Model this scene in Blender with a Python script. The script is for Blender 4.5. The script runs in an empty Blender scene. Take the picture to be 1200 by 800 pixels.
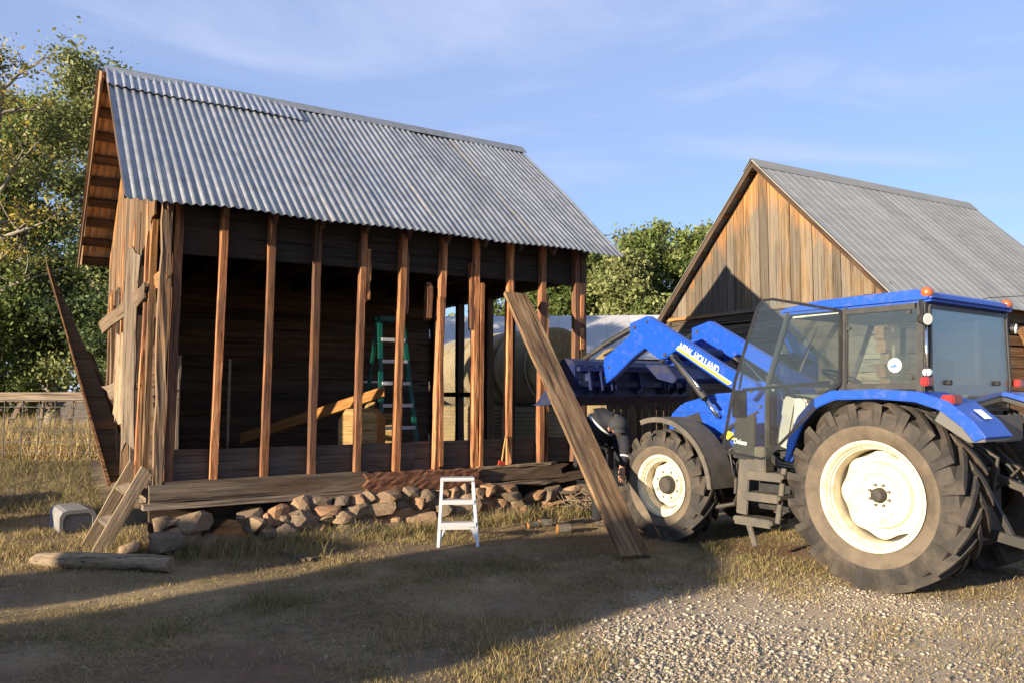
import bpy, bmesh, math, random
import numpy as np
from mathutils import Vector, Matrix
R = math.radians
random.seed(7); rng = np.random.default_rng(11)
sc = bpy.context.scene
col = sc.collection

# ------------------------------------------------------------------ camera, sky, sun, exposure
cam_d = bpy.data.cameras.new('camera'); cam = bpy.data.objects.new('camera', cam_d); col.objects.link(cam)
cam.location = (0, 0, 1.62); cam.rotation_euler = (R(93.81), 0, 0)
cam_d.sensor_width = 36; cam_d.lens = 36*930/1200; cam_d.clip_end = 3000; cam_d.clip_start = .05
sc.camera = cam
SUN_AZ, SUN_EL = 47.0, 12.0           # the way the light travels: degrees right of straight ahead, and down
world = bpy.data.worlds.new('World'); sc.world = world; world.use_nodes = True
wn, wl = world.node_tree.nodes, world.node_tree.links
wn.clear()
w_out = wn.new('ShaderNodeOutputWorld'); w_bg = wn.new('ShaderNodeBackground'); w_bg.inputs[1].default_value = .094
sky = wn.new('ShaderNodeTexSky'); sky.sky_type = 'NISHITA'; sky.sun_disc = False
sky.sun_elevation = R(SUN_EL); sky.sun_rotation = R(180+SUN_AZ)
sky.air_density = 1.0; sky.dust_density = .3; sky.ozone_density = 4.0; sky.altitude = 1500
tc = wn.new('ShaderNodeTexCoord'); mp = wn.new('ShaderNodeMapping'); mp.inputs['Scale'].default_value = (1.1, 1.6, 5.2)
mp.inputs['Rotation'].default_value = (R(12), R(-17), 0); mp.inputs['Location'].default_value = (.35, .1, .2)
nz = wn.new('ShaderNodeTexNoise'); nz.inputs['Scale'].default_value = 1.5; nz.inputs['Detail'].default_value = 9
nz.inputs['Roughness'].default_value = .55; nz.inputs['Distortion'].default_value = .7
rp = wn.new('ShaderNodeValToRGB'); rp.color_ramp.elements[0].position = .36; rp.color_ramp.elements[1].position = .86
rp.color_ramp.elements[0].color = (.46, .46, .46, 1); rp.color_ramp.elements[1].color = (.9, .9, .9, 1)
mx = wn.new('ShaderNodeMixRGB'); mx.inputs[2].default_value = (1.95, 2.35, 3.6, 1)
wl.new(tc.outputs['Generated'], mp.inputs[0]); wl.new(mp.outputs[0], nz.inputs['Vector'])
wl.new(nz.outputs['Fac'], rp.inputs[0]); wl.new(rp.outputs[0], mx.inputs[0]); wl.new(sky.outputs[0], mx.inputs[1])
rp2 = wn.new('ShaderNodeValToRGB'); rp2.color_ramp.elements[0].position = .52; rp2.color_ramp.elements[1].position = .78; rp2.color_ramp.elements[1].color = (.42, .42, .42, 1)
mx2 = wn.new('ShaderNodeMixRGB'); mx2.inputs[2].default_value = (3.4, 3.55, 4.3, 1); wl.new(nz.outputs['Fac'], rp2.inputs[0]); wl.new(rp2.outputs[0], mx2.inputs[0]); wl.new(mx.outputs[0], mx2.inputs[1])
wl.new(mx2.outputs[0], w_bg.inputs[0]); wl.new(w_bg.outputs[0], w_out.inputs[0])
sun_d = bpy.data.lights.new('sun', 'SUN'); sun_d.energy = 5.0; sun_d.angle = R(.53); sun_d.color = (1, .84, .62)
sun = bpy.data.objects.new('sun', sun_d); col.objects.link(sun)
sdir = Vector((math.sin(R(SUN_AZ))*math.cos(R(SUN_EL)), math.cos(R(SUN_AZ))*math.cos(R(SUN_EL)), -math.sin(R(SUN_EL))))
sun.rotation_euler = sdir.to_track_quat('-Z', 'Y').to_euler()
vs = sc.view_settings; vs.view_transform = 'Standard'; vs.look = 'None'; vs.gamma = 1; vs.use_curve_mapping = False
vs.exposure = 1.5

# ------------------------------------------------------------------ materials
def newmat(name):
    m = bpy.data.materials.new(name); m.use_nodes = True
    n, l = m.node_tree.nodes, m.node_tree.links
    return m, n, l, n['Principled BSDF']
def ramp(n, stops):
    r = n.new('ShaderNodeValToRGB'); cr = r.color_ramp
    while len(cr.elements) < len(stops): cr.elements.new(.5)
    for e, (p, c) in zip(cr.elements, stops): e.position = p; e.color = tuple(c) + (1,)
    return r
def coords(n, l, scale, rnd=True):
    t = n.new('ShaderNodeTexCoord'); m = n.new('ShaderNodeMapping'); m.inputs['Scale'].default_value = scale
    if rnd:
        oi = n.new('ShaderNodeObjectInfo'); mu = n.new('ShaderNodeVectorMath'); mu.operation = 'SCALE'; mu.inputs['Scale'].default_value = 53.7
        cb = n.new('ShaderNodeCombineXYZ')
        for i in range(3): l.new(oi.outputs['Random'], cb.inputs[i])
        l.new(cb.outputs[0], mu.inputs[0]); ad = n.new('ShaderNodeVectorMath')
        l.new(t.outputs['Object'], ad.inputs[0]); l.new(mu.outputs[0], ad.inputs[1]); l.new(ad.outputs[0], m.inputs[0])
    else: l.new(t.outputs['Object'], m.inputs[0])
    return m
def noise(n, l, vec, scale, detail=6, rough=.6, dist=0):
    z = n.new('ShaderNodeTexNoise'); z.inputs['Scale'].default_value = scale; z.inputs['Detail'].default_value = detail
    z.inputs['Roughness'].default_value = rough; z.inputs['Distortion'].default_value = dist
    l.new(vec.outputs[0], z.inputs['Vector']); return z
def mix(n, l, a, b, fac, mode='MIX'):
    m = n.new('ShaderNodeMixRGB'); m.blend_type = mode
    for s, v in ((0, fac), (1, a), (2, b)):
        if hasattr(v, 'outputs'): l.new(v.outputs[0], m.inputs[s])
        elif isinstance(v, (int, float)): m.inputs[s].default_value = v
        else: m.inputs[s].default_value = tuple(v) + (1,)
    return m
def bump(n, l, bs, h, strength, dist=.01):
    b = n.new('ShaderNodeBump'); b.inputs['Strength'].default_value = strength; b.inputs['Distance'].default_value = dist
    l.new(h.outputs[0], b.inputs['Height']); l.new(b.outputs[0], bs.inputs['Normal'])
def wood(name, dark, mid, light, weather=None, wfac=(.45, .65), along=1.4, across=26, rough=.85, var=.35, k=.6, fresh=None):
    """boards: length along local X; fine grain stretched along it, plus weathered patches and stains"""
    m, n, l, bs = newmat(name)
    c = coords(n, l, (along, across, across)); g = noise(n, l, c, 1.0, 8, .65, .6)
    r = ramp(n, [(.30, dark), (.5, mid), (.72, light)]); l.new(g.outputs[0], r.inputs[0])
    last = r
    cf = coords(n, l, (along*2.5, across*4, across*4)); gf = noise(n, l, cf, 1.0, 4, .7, .3); rf_ = ramp(n, [(.32, (.55, .53, .5)), (.62, (1.18, 1.18, 1.18))]); l.new(gf.outputs[0], rf_.inputs[0]); last = mix(n, l, last, rf_, .9, 'MULTIPLY')
    ck = coords(n, l, (.7, across*1.7, across*1.7)); gk = noise(n, l, ck, 1.0, 3, .5, .4); rk = ramp(n, [(.34, (.16, .13, .11)), (.39, (1, 1, 1))]); l.new(gk.outputs[0], rk.inputs[0]); crack = rk
    c2 = coords(n, l, (.9, 3.5, 3.5)); g2 = noise(n, l, c2, 1.0, 5, .6, .3)
    if weather:
        r2 = ramp(n, [(wfac[0], (0, 0, 0)), (wfac[1], (1, 1, 1))]); o2 = n.new('ShaderNodeObjectInfo'); h2 = n.new('ShaderNodeMath'); h2.operation = 'MULTIPLY_ADD'; h2.inputs[1].default_value = 7.31; l.new(o2.outputs['Random'], h2.inputs[0]); h2.inputs[2].default_value = 0; h3 = n.new('ShaderNodeMath'); h3.operation = 'FRACT'; l.new(h2.outputs[0], h3.inputs[0]); h4 = n.new('ShaderNodeMath'); h4.operation = 'MULTIPLY_ADD'; l.new(h3.outputs[0], h4.inputs[0]); h4.inputs[1].default_value = .34; l.new(g2.outputs[0], h4.inputs[2]); h5 = n.new('ShaderNodeMath'); h5.operation = 'SUBTRACT'; l.new(h4.outputs[0], h5.inputs[0]); h5.inputs[1].default_value = .17; l.new(h5.outputs[0], r2.inputs[0])
        wr = ramp(n, [(.32, [x*.55 for x in weather]), (.62, weather)]); l.new(g.outputs[0], wr.inputs[0])
        last = mix(n, l, last, wr, r2)
    if fresh:
        tg = n.new('ShaderNodeTexCoord'); sx = n.new('ShaderNodeSeparateXYZ'); l.new(tg.outputs['Generated'], sx.inputs[0])
        m1 = n.new('ShaderNodeMath'); m1.operation = 'MULTIPLY_ADD'; l.new(g2.outputs[0], m1.inputs[0]); m1.inputs[1].default_value = .9; l.new(sx.outputs[0], m1.inputs[2])
        rf = ramp(n, [(.0, (0, 0, 0)), (1, (.9, .9, .9))]); mf = n.new('ShaderNodeMapRange'); l.new(m1.outputs[0], mf.inputs[0]); mf.inputs[1].default_value = 1.14; mf.inputs[2].default_value = 1.42; l.new(mf.outputs[0], rf.inputs[0])
        fr = ramp(n, [(.3, [q*.5 for q in fresh]), (.65, fresh)]); l.new(g.outputs[0], fr.inputs[0]); last = mix(n, l, last, fr, rf)
    c3 = coords(n, l, (5, 14, 14)); v = n.new('ShaderNodeTexVoronoi'); v.inputs['Scale'].default_value = 1.0
    v.inputs['Randomness'].default_value = 1; l.new(c3.outputs[0], v.inputs['Vector'])
    r3 = ramp(n, [(.03, (.25, .2, .16)), (.12, (1, 1, 1))]); l.new(v.outputs['Distance'], r3.inputs[0])
    last = mix(n, l, last, r3, .8, 'MULTIPLY'); last = mix(n, l, last, crack, .85, 'MULTIPLY')
    oi = n.new('ShaderNodeObjectInfo'); mr = n.new('ShaderNodeMapRange'); mr.inputs[3].default_value = (1-var)*k; mr.inputs[4].default_value = (1+var)*k
    l.new(oi.outputs['Random'], mr.inputs[0]); hs = n.new('ShaderNodeHueSaturation'); l.new(mr.outputs[0], hs.inputs['Value']); l.new(last.outputs[0], hs.inputs['Color'])
    l.new(hs.outputs[0], bs.inputs['Base Color']); bs.inputs['Roughness'].default_value = rough; bs.inputs['Specular IOR Level'].default_value = .25
    hb = mix(n, l, g, crack, .5, 'MULTIPLY'); bump(n, l, bs, hb, .9, .012)
    return m
def paint(name, c, rough=.4, metal=0, dirt=None, dfac=(.5, .8), bumpy=0, coat=0, nscale=6):
    m, n, l, bs = newmat(name); bs.inputs['Roughness'].default_value = rough; bs.inputs['Metallic'].default_value = metal
    bs.inputs['Coat Weight'].default_value = coat; bs.inputs['Coat Roughness'].default_value = .15
    cc = coords(n, l, (1, 1, 1)); g = noise(n, l, cc, nscale, 8, .65, .2)
    if dirt:
        r = ramp(n, [(dfac[0], (0, 0, 0)), (dfac[1], (1, 1, 1))]); l.new(g.outputs[0], r.inputs[0])
        x = mix(n, l, c, dirt, r); l.new(x.outputs[0], bs.inputs['Base Color'])
        rr = n.new('ShaderNodeMapRange'); l.new(r.outputs[0], rr.inputs[0]); rr.inputs[3].default_value = rough; rr.inputs[4].default_value = .85; l.new(rr.outputs[0], bs.inputs['Roughness'])
    else:
        r = ramp(n, [(.3, [x*.85 for x in c]), (.7, [min(1, x*1.1) for x in c])]); l.new(g.outputs[0], r.inputs[0]); l.new(r.outputs[0], bs.inputs['Base Color'])
    if bumpy: bump(n, l, bs, g, bumpy, .01)
    return m
M = {}
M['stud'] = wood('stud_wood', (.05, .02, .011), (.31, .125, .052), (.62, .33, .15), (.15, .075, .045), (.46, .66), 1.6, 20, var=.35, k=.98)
M['post'] = wood('post_wood', (.09, .045, .022), (.27, .145, .07), (.46, .27, .135), (.26, .18, .115), (.45, .65), 1.2, 22)
M['gable'] = wood('gable_wood', (.08, .042, .02), (.23, .13, .065), (.38, .23, .115), (.24, .17, .11), (.4, .6), 1.1, 24, fresh=(.66, .30, .09))
M['grey'] = wood('grey_wood', (.10, .072, .05), (.26, .20, .145), (.40, .315, .235), (.17, .115, .075), (.5, .7), 1.1, 24, var=.25)
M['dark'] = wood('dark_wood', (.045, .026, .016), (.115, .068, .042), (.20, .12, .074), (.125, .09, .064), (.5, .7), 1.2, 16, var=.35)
M['band'] = wood('eave_shaded_rim_wood', (.026, .02, .015), (.042, .033, .025), (.056, .045, .035), None, along=.8, across=18, var=.15)  # near-black tone carries the shade under the eave
M['kick'] = wood('kick_wood', (.07, .045, .034), (.15, .10, .075), (.22, .15, .11), (.17, .14, .115), (.5, .7), 1.0, 18, var=.15)
M['sill'] = wood('sill_timber', (.05, .036, .027), (.15, .115, .085), (.26, .205, .155), (.13, .085, .056), (.45, .65), 1.0, 20, var=.12, k=.8)
M['backlog'] = wood('back_wall_wood', (.06, .035, .02), (.16, .093, .055), (.27, .16, .095), (.15, .105, .072), (.5, .7), 1.0, 14, var=.3)
M['rot'] = wood('rotten_wood', (.07, .03, .018), (.20, .085, .05), (.30, .15, .09), None, along=4, across=14, var=.1)
M['plank'] = wood('plank_wood', (.06, .034, .018), (.26, .16, .085), (.54, .37, .21), (.18, .12, .075), (.45, .65), 1.1, 13, var=.1, k=.6)
M['pale'] = wood('pale_wood', (.27, .19, .12), (.42, .31, .2), (.52, .4, .27), (.36, .29, .21), (.45, .65), 1.3, 20, var=.12)
M['fresh'] = wood('fresh_wood', (.42, .25, .09), (.58, .37, .15), (.68, .46, .21), None, along=1.2, across=14, var=.08)
M['orange'] = wood('orange_wood', (.26, .11, .03), (.46, .21, .06), (.58, .30, .10), None, along=1.2, across=14, var=.08)
M['barn'] = wood('barn_board_wood', (.11, .07, .038), (.25, .17, .095), (.37, .265, .165), (.26, .215, .165), (.30, .50), .9, 24, var=.34, k=.56, fresh=(.66, .31, .10))
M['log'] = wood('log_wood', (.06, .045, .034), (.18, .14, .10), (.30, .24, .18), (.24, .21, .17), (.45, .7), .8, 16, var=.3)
M['loglit'] = wood('sunlit_log_wood', (.10, .05, .025), (.25, .13, .06), (.36, .2, .1), (.2, .15, .1), (.5, .7), .8, 16, var=.2)  # warmer copy of the log wood, with sunlight put into its colour

def metal_roof(name, c0, c1, rough=.42, metal=.75, streak=(7, .8, 7), rust=None):
    m, n, l, bs = newmat(name)
    c = coords(n, l, streak); g = noise(n, l, c, 1.0, 6, .6, .3)
    r = ramp(n, [(.3, c0), (.7, c1)]); l.new(g.outputs[0], r.inputs[0]); last = r
    c2 = coords(n, l, (1, 1, 1)); g2 = noise(n, l, c2, 2.6, 8, .7, .4)
    if rust:
        r2 = ramp(n, [(.58, (0, 0, 0)), (.78, (1, 1, 1))]); l.new(g2.outputs[0], r2.inputs[0]); last = mix(n, l, r, rust, r2)
    oi = n.new('ShaderNodeObjectInfo'); mv = n.new('ShaderNodeMapRange'); mv.inputs[3].default_value = .86; mv.inputs[4].default_value = 1.08; l.new(oi.outputs['Random'], mv.inputs[0]); hs = n.new('ShaderNodeHueSaturation'); l.new(mv.outputs[0], hs.inputs['Value']); l.new(last.outputs[0], hs.inputs['Color']); last = hs
    l.new(last.outputs[0], bs.inputs['Base Color']); bs.inputs['Metallic'].default_value = metal
    mr = n.new('ShaderNodeMapRange'); l.new(g2.outputs[0], mr.inputs[0]); mr.inputs[3].default_value = rough-.1; mr.inputs[4].default_value = rough+.25
    l.new(mr.outputs[0], bs.inputs['Roughness']); bump(n, l, bs, g2, .12, .01)
    return m
M['tin'] = metal_roof('galvanised_steel', (.20, .213, .228), (.33, .342, .355), .45, .5, rust=(.19, .178, .165))
M['tin_new'] = metal_roof('bright_galvanised_steel', (.24, .26, .295), (.36, .38, .42), .42, .5)
M['tin_under'] = paint('rusty_underside', (.46, .30, .17), .8, 0, (.30, .17, .09), (.4, .7))
M['barn_roof'] = metal_roof('dull_roof_steel', (.20, .205, .20), (.265, .27, .26), .65, .15, (.8, 6, .8), rust=(.15, .135, .115))
M['far_roof'] = metal_roof('far_roof_steel', (.32, .32, .325), (.38, .38, .385), .8, 0)

def stone_mat(name, stops, scale=2.2):
    m, n, l, bs = newmat(name); c = coords(n, l, (1, 1, 1)); g = noise(n, l, c, scale*4, 8, .7)
    oi = n.new('ShaderNodeObjectInfo'); r = ramp(n, stops); ad = n.new('ShaderNodeMath'); ad.operation = 'MULTIPLY_ADD'
    l.new(g.outputs[0], ad.inputs[0]); ad.inputs[1].default_value = .45; 
    mm = n.new('ShaderNodeMath'); mm.operation = 'MULTIPLY'; mm.inputs[1].default_value = .6; l.new(oi.outputs['Random'], mm.inputs[0]); l.new(mm.outputs[0], ad.inputs[2])
    l.new(ad.outputs[0], r.inputs[0]); l.new(r.outputs[0], bs.inputs['Base Color']); bs.inputs['Roughness'].default_value = .9
    bump(n, l, bs, g, .7, .02); return m
M['stone'] = stone_mat('foundation_rock', [(.1, (.075, .06, .045)), (.4, (.16, .112, .07)), (.62, (.25, .165, .095)), (.85, (.25, .125, .062))])
def tint_mat(name, attr='tint', rough=.9, trans=0.0, spec=.2):
    m, n, l, bs = newmat(name); a = n.new('ShaderNodeAttribute'); a.attribute_name = attr
    l.new(a.outputs['Color'], bs.inputs['Base Color']); bs.inputs['Roughness'].default_value = rough; bs.inputs['Specular IOR Level'].default_value = spec
    if trans:
        t = n.new('ShaderNodeBsdfTranslucent'); l.new(a.outputs['Color'], t.inputs[0]); mxs = n.new('ShaderNodeMixShader'); mxs.inputs[0].default_value = trans
        l.new(bs.outputs[0], mxs.inputs[1]); l.new(t.outputs[0], mxs.inputs[2]); l.new(mxs.outputs[0], n['Material Output'].inputs[0])
    return m
M['gravel'] = tint_mat('gravel_pebbles'); M['grass'] = tint_mat('grass_blades', trans=.3); M['leaf'] = tint_mat('leaves', rough=.6, trans=.35, spec=.35)
M['bark'] = wood('bark', (.10, .085, .07), (.22, .19, .155), (.36, .33, .28), None, along=3, across=9)
M['pale_bark'] = wood('pale_bark', (.24, .21, .17), (.42, .38, .31), (.56, .52, .44), None, along=3, across=9)
M['blue'] = paint('tractor_blue_paint', (.006, .055, .36), .32, 0, (.05, .07, .14), (.52, .95), coat=.2, nscale=16)
M['bucket_blue'] = paint('worn_shade_dark_bucket_paint', (.003, .010, .058), .5, 0, (.018, .017, .02), (.45, .75))  # base blue darkened to stand for shade on the bucket, plus worn patches
M['cream'] = paint('cream_rim_paint', (.56, .50, .36), .45, 0, (.34, .27, .17), (.44, .78), nscale=9)
M['rubber'] = paint('dusty_rubber', (.017, .015, .0135), .8, 0, (.092, .07, .05), (.42, .78), nscale=4, bumpy=.15)
M['sidewall'] = paint('dusty_sidewall', (.118, .091, .064), .9, 0, (.05, .039, .028), (.42, .75), nscale=5, bumpy=.1)
M['black'] = paint('black_plastic', (.014, .014, .015), .5, 0, (.05, .044, .036), (.5, .85))
M['iron'] = paint('dirty_cast_iron', (.03, .028, .026), .65, .2, (.075, .058, .04), (.45, .75))
M['guard'] = paint('grey_mudguard_plastic', (.055, .050, .044), .7, 0, (.11, .09, .065), (.4, .75))
M['cabgrey'] = paint('cab_grey_trim', (.085, .082, .076), .6, 0, (.11, .094, .07), (.5, .8))
M['cabpale'] = paint('pale_cab_lining', (.36, .36, .33), .7)
M['chrome'] = paint('chrome', (.75, .75, .74), .15, 1)
M['alu'] = paint('aluminium', (.50, .50, .51), .4, .35, (.36, .35, .33), (.55, .9))
M['white'] = paint('white_decal', (.8, .8, .78), .5); M['yellow'] = paint('yellow_decal', (.78, .56, .03), .5); M['decalblue'] = paint('blue_decal', (.05, .12, .45), .5)
M['amber'] = paint('amber_lens', (.36, .085, .02), .3, coat=.4); M['red'] = paint('red_lens', (.22, .012, .012), .3, coat=.4)
M['lens'] = paint('work_lamp_lens', (.55, .55, .52), .3, coat=.4)
M['green'] = paint('green_fibreglass', (.0, .065, .048), .45); M['seat'] = paint('seat_fabric', (.06, .06, .065), .9)
M['tarpgrey'] = paint('pale_plastic', (.19, .187, .18), .7, 0, (.11, .098, .082), (.45, .8))
M['red_tool'] = paint('red_tool_paint', (.35, .04, .02), .5)
M['jacket'] = paint('navy_jacket_cloth', (.006, .007, .012), .85, nscale=14, bumpy=.3); M['stripe'] = paint('reflective_stripe', (.42, .43, .44), .5)
M['trousers'] = paint('dark_trouser_cloth', (.007, .008, .011), .9, nscale=14, bumpy=.3); M['skin'] = paint('skin', (.26, .13, .085), .55); M['boot'] = paint('boot_leather', (.05, .035, .025), .7)
M['cap'] = paint('dark_cap_cloth', (.02, .02, .024), .85); M['hair'] = paint('dark_hair', (.04, .028, .02), .7)
M['tank'] = paint('tank_paint', (.5, .48, .44), .5)
M['twig'] = wood('twig_wood', (.16, .11, .07), (.3, .23, .16), (.42, .34, .25), None)
def glass_mat(name, tint, refl=.10, rough=.03, dust=.0):
    m, n, l, bs = newmat(name); n.remove(bs)
    t = n.new('ShaderNodeBsdfTransparent'); t.inputs[0].default_value = tuple(tint)+(1,); g = n.new('ShaderNodeBsdfGlossy'); g.inputs['Roughness'].default_value = rough
    lw = n.new('ShaderNodeLayerWeight'); lw.inputs[0].default_value = .25; mr = n.new('ShaderNodeMapRange'); mr.inputs[3].default_value = refl; mr.inputs[4].default_value = .8
    l.new(lw.outputs['Fresnel'], mr.inputs[0]); s = n.new('ShaderNodeMixShader'); l.new(mr.outputs[0], s.inputs[0]); l.new(t.outputs[0], s.inputs[1]); l.new(g.outputs[0], s.inputs[2])
    d = n.new('ShaderNodeBsdfDiffuse'); d.inputs[0].default_value = (.42, .39, .33, 1); s2 = n.new('ShaderNodeMixShader')
    c = coords(n, l, (1, 1, 1)); z = noise(n, l, c, 5, 8, .7); mr2 = n.new('ShaderNodeMapRange'); mr2.inputs[1].default_value = .3; mr2.inputs[2].default_value = .75
    mr2.inputs[3].default_value = dust*.35; mr2.inputs[4].default_value = dust; l.new(z.outputs[0], mr2.inputs[0]); l.new(mr2.outputs[0], s2.inputs[0])
    l.new(s.outputs[0], s2.inputs[1]); l.new(d.outputs[0], s2.inputs[2]); l.new(s2.outputs[0], n['Material Output'].inputs[0]); return m
M['glass'] = glass_mat('dusty_cab_glass', (.90, .95, .92), .05, .03, .03); M['rear_glass'] = glass_mat('dusty_rear_glass', (.72, .80, .82), .11, .04, .08)
def hay_mat():
    m, n, l, bs = newmat('hay'); c = coords(n, l, (60, 60, 6)); g = noise(n, l, c, 1, 6, .7, .5); c2 = coords(n, l, (1.5, 1.5, 1.5)); g2 = noise(n, l, c2, 1, 4)
    r = ramp(n, [(.3, (.09, .065, .03)), (.5, (.24, .18, .085)), (.72, (.36, .28, .145))]); l.new(g.outputs[0], r.inputs[0])
    r2 = ramp(n, [(.35, (.6, .6, .6)), (.65, (1, 1, 1))]); l.new(g2.outputs[0], r2.inputs[0]); x = mix(n, l, r, r2, 1, 'MULTIPLY'); l.new(x.outputs[0], bs.inputs['Base Color'])
    bs.inputs['Roughness'].default_value = .95; bump(n, l, bs, g, 1, .03); return m
M['hay'] = hay_mat(); M['wrap'] = paint('net_wrap', (.36, .33, .27), .6)

# ------------------------------------------------------------------ mesh helpers
def link(o, par=None):
    col.objects.link(o)
    if par is not None: o.parent = par
    return o
def tag(o, label=None, cat=None, group=None, kind=None):
    for k, v in (('label', label), ('category', cat), ('group', group), ('kind', kind)):
        if v: o[k] = v
    return o
def empty(name, loc=(0, 0, 0), rz=0, par=None):
    o = bpy.data.objects.new(name, None); o.location = loc; o.rotation_euler.z = rz; o.empty_display_size = .2
    return link(o, par)
def mesh_obj(name, verts, faces, mat, par=None, smooth=False, mats=None, fm=None):
    me = bpy.data.meshes.new(name); me.from_pydata([tuple(v) for v in verts], [], faces)
    for mm in (mats or [mat]): me.materials.append(mm)
    if fm: me.polygons.foreach_set('material_index', fm)
    if smooth: me.polygons.foreach_set('use_smooth', [True]*len(me.polygons))
    me.validate(); me.update()
    return link(bpy.data.objects.new(name, me), par)
class MB:
    def __init__(s): s.v = []; s.f = []; s.m = []; s.cur = 0
    def add(s, vs, fs):
        k = len(s.v); s.v += [tuple(v) for v in vs]; s.f += [tuple(k+i for i in f) for f in fs]; s.m += [s.cur]*len(fs); return s
    def box(s, a, b):
        x0, y0, z0 = a; x1, y1, z1 = b
        return s.add([(x0, y0, z0), (x1, y0, z0), (x1, y1, z0), (x0, y1, z0), (x0, y0, z1), (x1, y0, z1), (x1, y1, z1), (x0, y1, z1)],
                     [(0, 3, 2, 1), (4, 5, 6, 7), (0, 1, 5, 4), (1, 2, 6, 5), (2, 3, 7, 6), (3, 0, 4, 7)])
    def bar(s, p0, p1, w, t, up=(0, 0, 1)):
        p0, p1 = Vector(p0), Vector(p1); x = (p1-p0).normalized(); z = Vector(up); z = z-x*z.dot(x)
        if z.length < 1e-4: z = x.orthogonal()
        z.normalize(); y = z.cross(x); c = [(-1, -1), (1, -1), (1, 1), (-1, 1)]
        return s.add([p+y*(a*w/2)+z*(b*t/2) for p in (p0, p1) for a, b in c], [(0, 1, 2, 3), (7, 6, 5, 4)]+[(i, i+4, (i+1) % 4+4, (i+1) % 4) for i in range(4)])
    def tube(s, pts, rad, n=8, cap=True):
        pts = [Vector(p) for p in pts]; rad = rad if isinstance(rad, (list, tuple)) else [rad]*len(pts); vs = []; y = None
        for i, p in enumerate(pts):
            x = (pts[min(i+1, len(pts)-1)]-pts[max(i-1, 0)]).normalized()
            y = x.orthogonal().normalized() if y is None else (y-x*y.dot(x)).normalized()
            z = x.cross(y); vs += [p+(y*math.cos(a)+z*math.sin(a))*rad[i] for a in [2*math.pi*k/n for k in range(n)]]
        fs = [(i*n+k, i*n+(k+1) % n, (i+1)*n+(k+1) % n, (i+1)*n+k) for i in range(len(pts)-1) for k in range(n)]
        if cap: fs += [tuple(range(n-1, -1, -1)), tuple(range((len(pts)-1)*n, len(pts)*n))]
        return s.add(vs, fs)
    def prism(s, poly, a, b, axis='y'):
        """polygon given in the two other axes, extruded from a to b along axis"""
        def P(u, v, w): return {'x': (w, u, v), 'y': (u, w, v), 'z': (u, v, w)}[axis]
        n = len(poly); vs = [P(u, v, a) for u, v in poly]+[P(u, v, b) for u, v in poly]
        return s.add(vs, [tuple(range(n)), tuple(range(2*n-1, n-1, -1))]+[(i, i+n, (i+1) % n+n, (i+1) % n) for i in range(n)])
    def lathe(s, prof, n=48, c=(0, 0, 0), closed=False):
        """(radius, y) profile turned about the Y axis"""
        vs = [(c[0]+r*math.cos(2*math.pi*k/n), c[1]+y, c[2]+r*math.sin(2*math.pi*k/n)) for r, y in prof for k in range(n)]
        m = len(prof); fs = [(i*n+k, ((i+1) % m)*n+k, ((i+1) % m)*n+(k+1) % n, i*n+(k+1) % n) for i in range(m if closed else m-1) for k in range(n)]
        return s.add(vs, fs)
    def build(s, name, mat, par=None, smooth=False, bevel=0, mats=None, auto=None):
        me = bpy.data.meshes.new(name); me.from_pydata(s.v, [], s.f)
        for mm in (mats or [mat]): me.materials.append(mm)
        me.polygons.foreach_set('material_index', s.m)
        bm = bmesh.new(); bm.from_mesh(me); bmesh.ops.recalc_face_normals(bm, faces=bm.faces)
        if bevel: bmesh.ops.bevel(bm, geom=bm.edges[:], offset=bevel, segments=2, affect='EDGES', clamp_overlap=True)
        bm.to_mesh(me); bm.free()
        if smooth: me.polygons.foreach_set('use_smooth', [True]*len(me.polygons))
        if auto: me.set_sharp_from_angle(angle=R(auto))
        me.update(); return link(bpy.data.objects.new(name, me), par)
def board(name, p0, p1, w, t, mat, par, up=(0, 0, 1), jit=.004, seg=4, jag0=0, jag1=0, nw=2, warp=0, sk0=0, sk1=0):
    """plank from p0 to p1: local X runs along it, Y across its width, Z through its thickness; `up` is the face's outward side"""
    p0, p1 = Vector(p0), Vector(p1); L = (p1-p0).length; x = (p1-p0)/L; z = Vector(up); z = (z-x*z.dot(x)).normalized(); y = z.cross(x)
    vs = []; nring = 2*(nw+1); J = lambda a: random.uniform(-a, a)
    e0 = [J(jag0) for _ in range(nw+1)]; e1 = [J(jag1) for _ in range(nw+1)]; bow = J(warp); bow2 = J(warp)
    for i in range(seg+1):
        u = i/seg; X = L*u; b = bow*math.sin(math.pi*u); b2 = bow2*math.sin(math.pi*u); j0, j1 = J(jit), J(jit)
        for side in (1, -1):
            for k in (range(nw+1) if side == 1 else range(nw, -1, -1)):
                q = k/nw; yy = -w/2+w*q; off = (j0 if k == 0 else j1 if k == nw else 0)
                xx = X+(e0[k]+sk0*(q-.5) if i == 0 else e1[k]+sk1*(q-.5) if i == seg else 0)
                vs.append((xx, yy+off+b2, side*t/2+J(jit*.5)+b))
    fs = [(i*nring+k, i*nring+(k+1) % nring, (i+1)*nring+(k+1) % nring, (i+1)*nring+k) for i in range(seg) for k in range(nring)]
    for base, rev in ((0, 1), (seg*nring, 0)):
        for k in range(nw):
            f = (base+k, base+k+1, base+nring-2-k, base+nring-1-k); fs.append(f[::-1] if not rev else f)
    o = mesh_obj(name, vs, fs, mat, par)
    bm = bmesh.new(); bm.from_mesh(o.data); bmesh.ops.recalc_face_normals(bm, faces=bm.faces); bm.to_mesh(o.data); bm.free()
    m = Matrix((x, y, z)).transposed().to_4x4(); m.translation = p0; o.matrix_basis = m
    return o
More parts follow.
